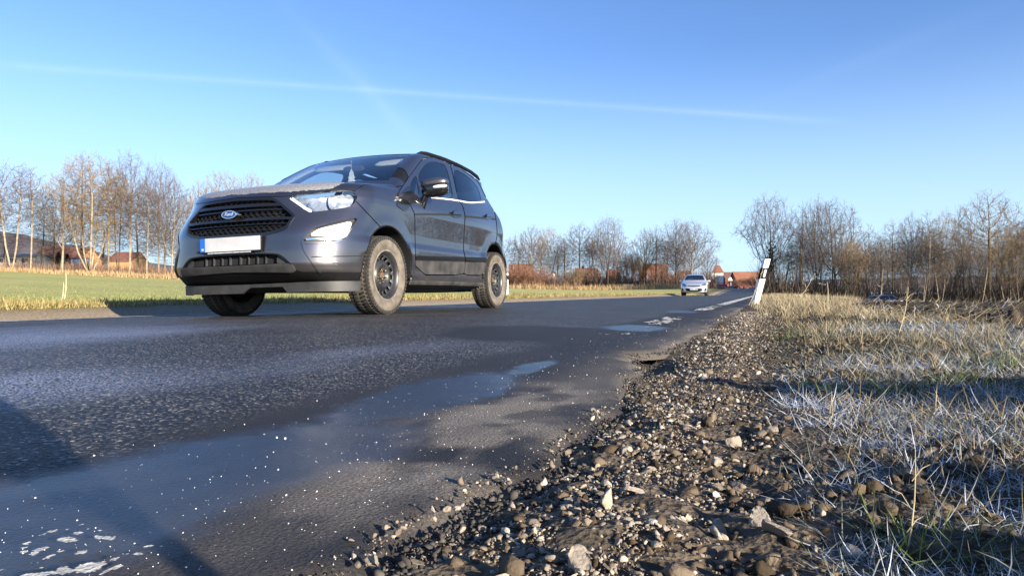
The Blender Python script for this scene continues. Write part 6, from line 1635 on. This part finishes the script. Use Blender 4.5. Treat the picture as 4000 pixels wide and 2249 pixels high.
# ---- cabin: dashboard, seats, steering wheel, mirror, visors
b = MB(); b.box((0, .62, .98), (1.36, .50, .20), taper=.9); b.build('dashboard', M_TRIM, CAR)
for sx in (.36, -.36):
    st = empty('seat', (sx, 1.35, .55)); st.parent = CAR
    b = MB(); b.box((0, 0, .06), (.50, .52, .16), taper=.9); b.build('seat_cushion', M_SEAT, st)
    b = MB(); b.box((0, .30, .38), (.48, .14, .60), rot=Matrix.Rotation(rad(-12), 3, 'X'), taper=.85); b.build('seat_back', M_SEAT, st)
    b = MB(); b.box((0, .39, .76), (.27, .09, .17), rot=Matrix.Rotation(rad(-8), 3, 'X'), taper=.85); b.build('head_rest', M_SEAT, st)
b = MB(); b.box((0, 2.2, .62), (1.2, .5, .16)); b.box((0, 2.5, .95), (1.2, .14, .55), rot=Matrix.Rotation(rad(-14), 3, 'X')); b.build('rear_bench', M_SEAT, CAR)
b = MB(); b.lathe([(-.015, .185), (0, .2), (.015, .185), (0, .17)], 28, axis='Y', close=True); b.box((0, .0, 0), (.34, .02, .05)); o = b.build('steering_wheel', M_TRIM, CAR, True, loc=(.36, .93, 1.03)); o.rotation_euler = (rad(-22), 0, 0)
b = MB(); super_egg(b, (0, 0, 0), (.12, .02, .035), 3); b.build('rear_view_mirror', M_TRIM, CAR, True, loc=(0, .86, 1.43))
for sx in (.36, -.36):
    b = MB(); super_egg(b, (0, 0, 0), (.20, .085, .012), 4); o = b.build('sun_visor', M_VISOR, CAR, True, loc=(sx, 1.03, 1.498)); o.rotation_euler = (rad(28), 0, 0)
# ---- something hangs from the mirror: pale tree-shaped air freshener
b = MB(); prof = [(0, .0), (.012, .0), (.012, .014), (.042, .014), (.022, .05), (.036, .05), (.016, .085), (.026, .085), (0, .13)]
poly = prof + [(-x, z) for x, z in prof[::-1][1:-1]]
n = len(poly); b.add([(x, -.0015, z) for x, z in poly] + [(x, .0015, z) for x, z in poly], [tuple(range(n)), tuple(range(n, 2 * n))[::-1]] + [(i, n + i, n + (i + 1) % n, (i + 1) % n) for i in range(n)])
b.tube([(0, 0, .13), (0, 0, .20)], .0012, 5)
fo = b.build('air_freshener', M_FROST, None)
fo.matrix_world = Matrix.Translation(Vector(CAR_O)) @ Matrix.Rotation(-CAR_ROLL, 4, 'Y') @ Matrix.Translation((.0, .82, 1.275)) @ Matrix.Scale(1.15, 4)
tag(fo, 'pale tree-shaped air freshener hanging inside the windscreen of the dark car', 'air freshener')
# ================================================================== the two other cars
def hatch_fn(L, Wd, Hh, hoodz=.90, beltz=.95):
    W_ = tab([(.1, .9), (.2, .95), (.35, .985), (.5, 1.0), (.75, 1.0), (.9, .97), (1.0, .92), (1.15, .84), (1.3, .74), (1.45, .62), (1.6, .5)])
    hz = tab([(-.9, .66), (-.75, .72), (-.6, .80), (-.2, .91), (.25, 1.0), (.6, 1.03), (4, .9)])
    rz_ = tab([(.5, 1.2), (.9, 1.40), (1.3, 1.468), (1.7, 1.485), (2.2, 1.465), (2.7, 1.41), (3.3, 1.33)])
    yn = tab([(.1, -.62), (.25, -.74), (.45, -.80), (.6, -.79), (.72, -.72), (.85, -.55), (1.6, .5)])
    yt = tab([(.1, 3.0), (.3, 3.18), (.6, 3.22), (.85, 3.18), (1.0, 3.12), (1.2, 3.0), (1.4, 2.82), (1.6, 2.7)])
    sx = Wd / 2
    def fn(x, y, z):
        x = np.abs(x); W = W_(z) * sx - .05 * sstep(2.0, 3.2, y) - .04 * sstep(1.2, .3, y) * sstep(.98, 1.3, z)
        side = x - W; front = (yn(z) + .62 * x ** 3.2 - y) * .85; rear = (y - (yt(z) - .5 * x ** 3.5)) * .9
        t = y - (.10 + .30 * x * x); ws = 1.02 + .62 * t - .11 * t * np.abs(t)
        top = (z - smax(hz(y) - .07 * x * x, smin(ws, rz_(y) - .08 * x * x, .06), .02)) * .9
        f = smax(smax(smax(side, front, .12), rear, .12), top, .07); f = smax(f, (.17 - z), .04)
        for yc in (0, 2.51): f = np.maximum(f, -np.maximum(np.hypot(y - yc, z - .30) - .345, .45 - x))
        return f
    return fn
M_SILVER, n, l, p = new_mat('silver_paint'); p.inputs['Base Color'].default_value = (.62, .64, .68, 1); p.inputs['Metallic'].default_value = .55; p.inputs['Roughness'].default_value = .32; p.inputs['Coat Weight'].default_value = 1.0; p.inputs['Coat Roughness'].default_value = .03
M_BLUEC, n, l, p = new_mat('dark_blue_paint'); p.inputs['Base Color'].default_value = (.012, .018, .05, 1); p.inputs['Metallic'].default_value = .4; p.inputs['Roughness'].default_value = .3; p.inputs['Coat Weight'].default_value = 1.0
def small_wheel(parent, loc, sgn):
    w = bpy.data.objects.new('wheel', None); COL.objects.link(w); w.parent = parent; w.location = loc; w.rotation_euler = (0, 0, 0 if sgn > 0 else math.pi); w.empty_display_size = .1
    m = MB(); m.lathe(tyre_mesh(.30, .185, .19), 32); m.build('tyre', M_TREAD, w, True, 60)
    m = MB(); m.lathe([(-.06, .19), (.07, .195), (.08, .185), (.05, .16), (.055, .05), (.06, .0)], 32)
    m.build('rim', M_METAL, w, True, 40)
    for k in range(5): m = MB(); m.box((.062, 0, .11), (.012, .045, .085), rot=None); o = m.build('spoke', M_GREYP, w); o.rotation_euler = (2 * math.pi * k / 5, 0, 0)
def hatch(name, loc, rz, paint, label, plate=None, h=.028):
    C_ = empty(name, loc, (0, 0, rz), label, 'car'); fn = hatch_fn(4.0, 1.737, 1.488); S = surface(fn, .95, -.95, 3.35, .1, 1.6, h)
    well_ = np.minimum(np.hypot(S.V[:, 1], S.V[:, 2] - .30), np.hypot(S.V[:, 1] - 2.51, S.V[:, 2] - .30)) - .349
    w_ = clip(S, mx_(well_, .40 - S.V[:, 0])); put(both(w_), 'wheel_well', M_LINE, C_); S = clip(S, well_, False)
    S = clip(S, -S.N[:, 2] - .8)
    def cut(s, nm, m, a, b, split=False, par=None):
        nonlocal S
        q = clip(S, s); S = clip(S, s, False)
        if split:
            for fl in (lambda Q: Q, mirror): put(fl(thick(q, a, b)), nm, m, par or C_)
        else: put(both(thick(q, a, b)), nm, m, par or C_)
        return q
    x, y, z = S.V.T; cut(mx_(mx_(z - (1.425 - .05 * x * x), 1.065 - z), mx_(x - (.70 - (z - 1.03) * .42), mx_(y - 1.3, .12 - S.N[:, 2]))), 'windscreen', M_GLASS, -.006, -.002)
    q = lambda: (S.V[:, 1], S.V[:, 2]); sz = lambda: .45 - S.V[:, 0]
    yy, zz = q(); cut(mx_(poly_sd(chaikin([(.62, 1.0), (1.0, 1.26), (1.22, 1.37), (1.52, 1.40), (1.52, 1.0)], 1), np.stack([yy, zz], 1)), sz()), 'side_window', M_TINT, -.006, -.002, True)
    yy, zz = q(); cut(mx_(poly_sd(chaikin([(1.60, 1.0), (1.60, 1.40), (2.1, 1.385), (2.5, 1.28), (2.62, 1.12), (2.55, 1.03)], 1), np.stack([yy, zz], 1)), sz()), 'side_window', M_TINT, -.006, -.002, True)
    x, y, z = S.V.T; cut(mx_(mx_(np.abs(z - 1.19) - .16, x - .52), 2.4 - y), 'rear_window', M_TINT, -.006, -.002)
    x, y, z = S.V.T; fz_ = y + .12
    f2 = lambda pts: mx_(poly_sd(chaikin(pts, 1), np.stack([S.V[:, 0], S.V[:, 2]], 1)), S.V[:, 1] + .12)
    hq = cut(f2([(.43, .63), (.58, .60), (.74, .66), (.80, .80), (.70, .86), (.55, .76)]), 'headlight', M_LENS, -.004, 0, True)
    for fl in (lambda Q: Q, mirror): put(fl(offset(hq, -.03)), 'lamp_reflector', M_SILV, C_)
    cut(f2([(-.5, .57), (.36, .60), (.42, .66), (.36, .70), (-.5, .66)]), 'grille', M_LINE, -.04, -.02)
    cut(f2([(-.7, .26), (.48, .27), (.58, .48), (.50, .50), (-.7, .46)]), 'lower_grille', M_BLACK, -.04, -.02)
    cut(f2([(.66, .28), (.80, .34), (.80, .52), (.70, .50)]), 'fog_recess', M_BLACK, -.03, -.012, True)
    x, y, z = S.V.T; cut(mx_(z - .245, y * 0 - 1), 'lower_trim', M_BLACK, -.01, 0)
    for y0 in (.50, 1.56, 2.42):
        x, y, z = S.V.T; S = clip(S, mx_(mx_(np.abs(y - y0) - .008, np.abs(z - .65) - .36), .5 - x), False)
    body_ = put(both(thick(S, -.012, 0)), 'body', paint, C_); put(both(offset(S, -.02)), 'inner_shell', M_TRIM, body_)
    m = MB()
    B = MB(); B.lathe([(0, .058), (.012, .062), (.012, .046), (0, .046)], 24, 'Y', (0, -.795, .64), True); B.box((0, -.795, .64), (.14, .01, .014), rot=Matrix.Rotation(.5, 3, 'Y')); B.build('emblem', M_CHROME, C_)
    for sx in (-1, 1): B = MB(); B.box((sx * .22, -.775, .645), (.24, .02, .02)); B.build('grille_bar', M_CHROME, C_)
    B = MB(); B.box((0, -.815, .43), (.52, .012, .11)); pl = B.build('number_plate', M_WHITE, C_); B = MB(); B.box((-.237, -.823, .43), (.042, .006, .10)); B.build('plate_band', M_EUBLUE, pl)
    if plate: text_mesh(plate, .105, 'plate_text', M_SIGNB, pl, (.02, -.8225, .43), (rad(90), 0, 0))
    for sx in (-1, 1):
        r_ = bpy.data.objects.new('wing_mirror', None); COL.objects.link(r_); r_.parent = C_; r_.location = (sx * .93, .62, 1.0)
        B = MB(); super_egg(B, (0, 0, 0), (.105, .06, .07), 2.6, 14, 8); B.build('mirror_cap', paint, r_, True, 80); B = MB(); B.box((-sx * .11, 0, -.05), (.10, .04, .04)); B.build('mirror_arm', M_BLACK, r_)
        for y0 in (0, 2.51): small_wheel(C_, (sx * .765, y0, .30), sx)
        B = MB(); B.box((sx * .36, 1.45, .80), (.46, .14, .62), taper=.85); B.build('seat_back', M_SEAT, C_); B = MB(); B.box((sx * .36, 1.47, 1.18), (.25, .09, .16)); B.build('head_rest', M_SEAT, C_)
    B = MB(); B.box((0, .62, .86), (1.25, .5, .18)); B.build('dashboard', M_TRIM, C_); B = MB(); B.box((0, 2.4, .85), (1.2, .14, .6)); B.build('rear_bench', M_SEAT, C_)
    B = MB(); B.box((0, 1.25, .24), (1.5, 3.6, .08)); B.build('underbody', M_LINE, C_)
    B = MB(); B.lathe([(-.012, .17), (0, .185), (.012, .17), (0, .155)], 20, axis='Y', close=True); o = B.build('steering_wheel', M_TRIM, C_, True, loc=(.36, .92, .95)); o.rotation_euler = (rad(-22), 0, 0)
    return C_
b = at(2712, 47.0)
SIL = hatch('car', (b.x, b.y, float(roadz(b.x, b.y))), rad(3), M_SILVER, 'small silver hatchback coming along the road in the distance', 'WR R 800', .024)
b = at(3567, 68); BLU = hatch('car', (b.x - 1.2, b.y + .3, zpx(1151, 68) - 1.485), YAW + rad(98), M_BLUEC, 'dark blue car passing behind the ploughed field, only its upper half showing', None, .035)
b = at(2312, 140); PRK = hatch('car', (b.x, b.y, float(gz(b.x, b.y))), YAW + rad(70), M_BLUEC, 'dark parked car by the yellowish outbuilding in the village', None, .06)
# ================================================================== the photographer, kneeling beside the camera, out of the frame: the shadow at lower left is theirs
S2 = np.array([SUN_DIR.x, SUN_DIR.y]); P2 = np.array([-SUN_DIR.y, SUN_DIR.x])
def pp(lat, h, a=-.75): q = P2 * lat - S2 * a; return (q[0], q[1], h - .01)
def skin(name, nodes, edges, m, parent, sub=2):
    me = bpy.data.meshes.new(name); me.from_pydata([v[0] for v in nodes], edges, []); me.update(); me.materials.append(m)
    o = bpy.data.objects.new(name, me); COL.objects.link(o); o.parent = parent
    o.modifiers.new('skin', 'SKIN'); sv = me.skin_vertices[0].data
    for i, v in enumerate(nodes): sv[i].radius = (v[1], v[1]); sv[i].use_root = i == 0
    s = o.modifiers.new('sub', 'SUBSURF'); s.levels = sub; s.render_levels = sub
    for p_ in me.polygons: p_.use_smooth = True
    return o
M_JACKET = mat('dark_jacket', (.03, .035, .05), .8, noise=.2, nscale=12); M_SKINN = mat('skin', (.55, .34, .25), .55)
PER = empty('person', pp(-.2, 0), (0, 0, 0), 'person in a dark jacket kneeling at the roadside, holding a strap', 'person')
off = Vector(pp(-.2, 0))
def Q(lat, h, a=-.75): return tuple(Vector(pp(lat, h, a)) - off)
nodes = [(Q(-.26, .44), .15), (Q(-.12, .62), .16), (Q(.02, .80), .17), (Q(.10, .93), .06), (Q(.15, 1.00), .07), (Q(.16, 1.08), .095), (Q(.15, 1.15), .07),
         (Q(.08, .80, -.95), .085), (Q(.15, .60, -.93), .062), (Q(.165, .47, -.80), .048), (Q(.175, .415, -.76), .034),
         (Q(.02, .78, -.55), .085), (Q(.06, .60, -.50), .065), (Q(.11, .45, -.55), .05), (Q(.14, .40, -.60), .034),
         (Q(-.20, .42, -.88), .10), (Q(.0, .50, -.90), .085), (Q(-.06, .25, -.90), .06), (Q(-.10, .06, -.90), .045), (Q(.02, .045, -.90), .04),
         (Q(-.22, .42, -.62), .10), (Q(-.10, .12, -.60), .075), (Q(-.34, .10, -.60), .055), (Q(-.52, .06, -.60), .045)]
edges = [(0, 1), (1, 2), (2, 3), (3, 4), (4, 5), (5, 6), (2, 7), (7, 8), (8, 9), (9, 10), (2, 11), (11, 12), (12, 13), (13, 14), (0, 15), (15, 16), (16, 17), (17, 18), (18, 19), (0, 20), (20, 21), (21, 22), (22, 23)]
skin('body', nodes, edges, M_JACKET, PER)
for (lat, a) in ((.178, -.76), (.145, -.60)):
    for k in range(5):
        w = (k - 2) * .011; l_ = (.045, .062, .068, .062, .048)[k] if k else .05
        skin('finger', [(Q(lat - .012, .415, a + w), .009), (Q(lat + .008, .40 - l_ * .3, a + w * 1.1), .0085), (Q(lat + .014, .40 - l_ * .7, a + w * 1.1), .0075)], [(0, 1), (1, 2)], M_SKINN, PER, 1)
m = MB(); m.tube([Q(.20, .52), Q(.203, .42), Q(.203, .36), Q(.202, .28), Q(.20, .18)], [.014, .014, .014, .013, .013], 8); st_ = m.build('strap', M_JACKET, PER, True)
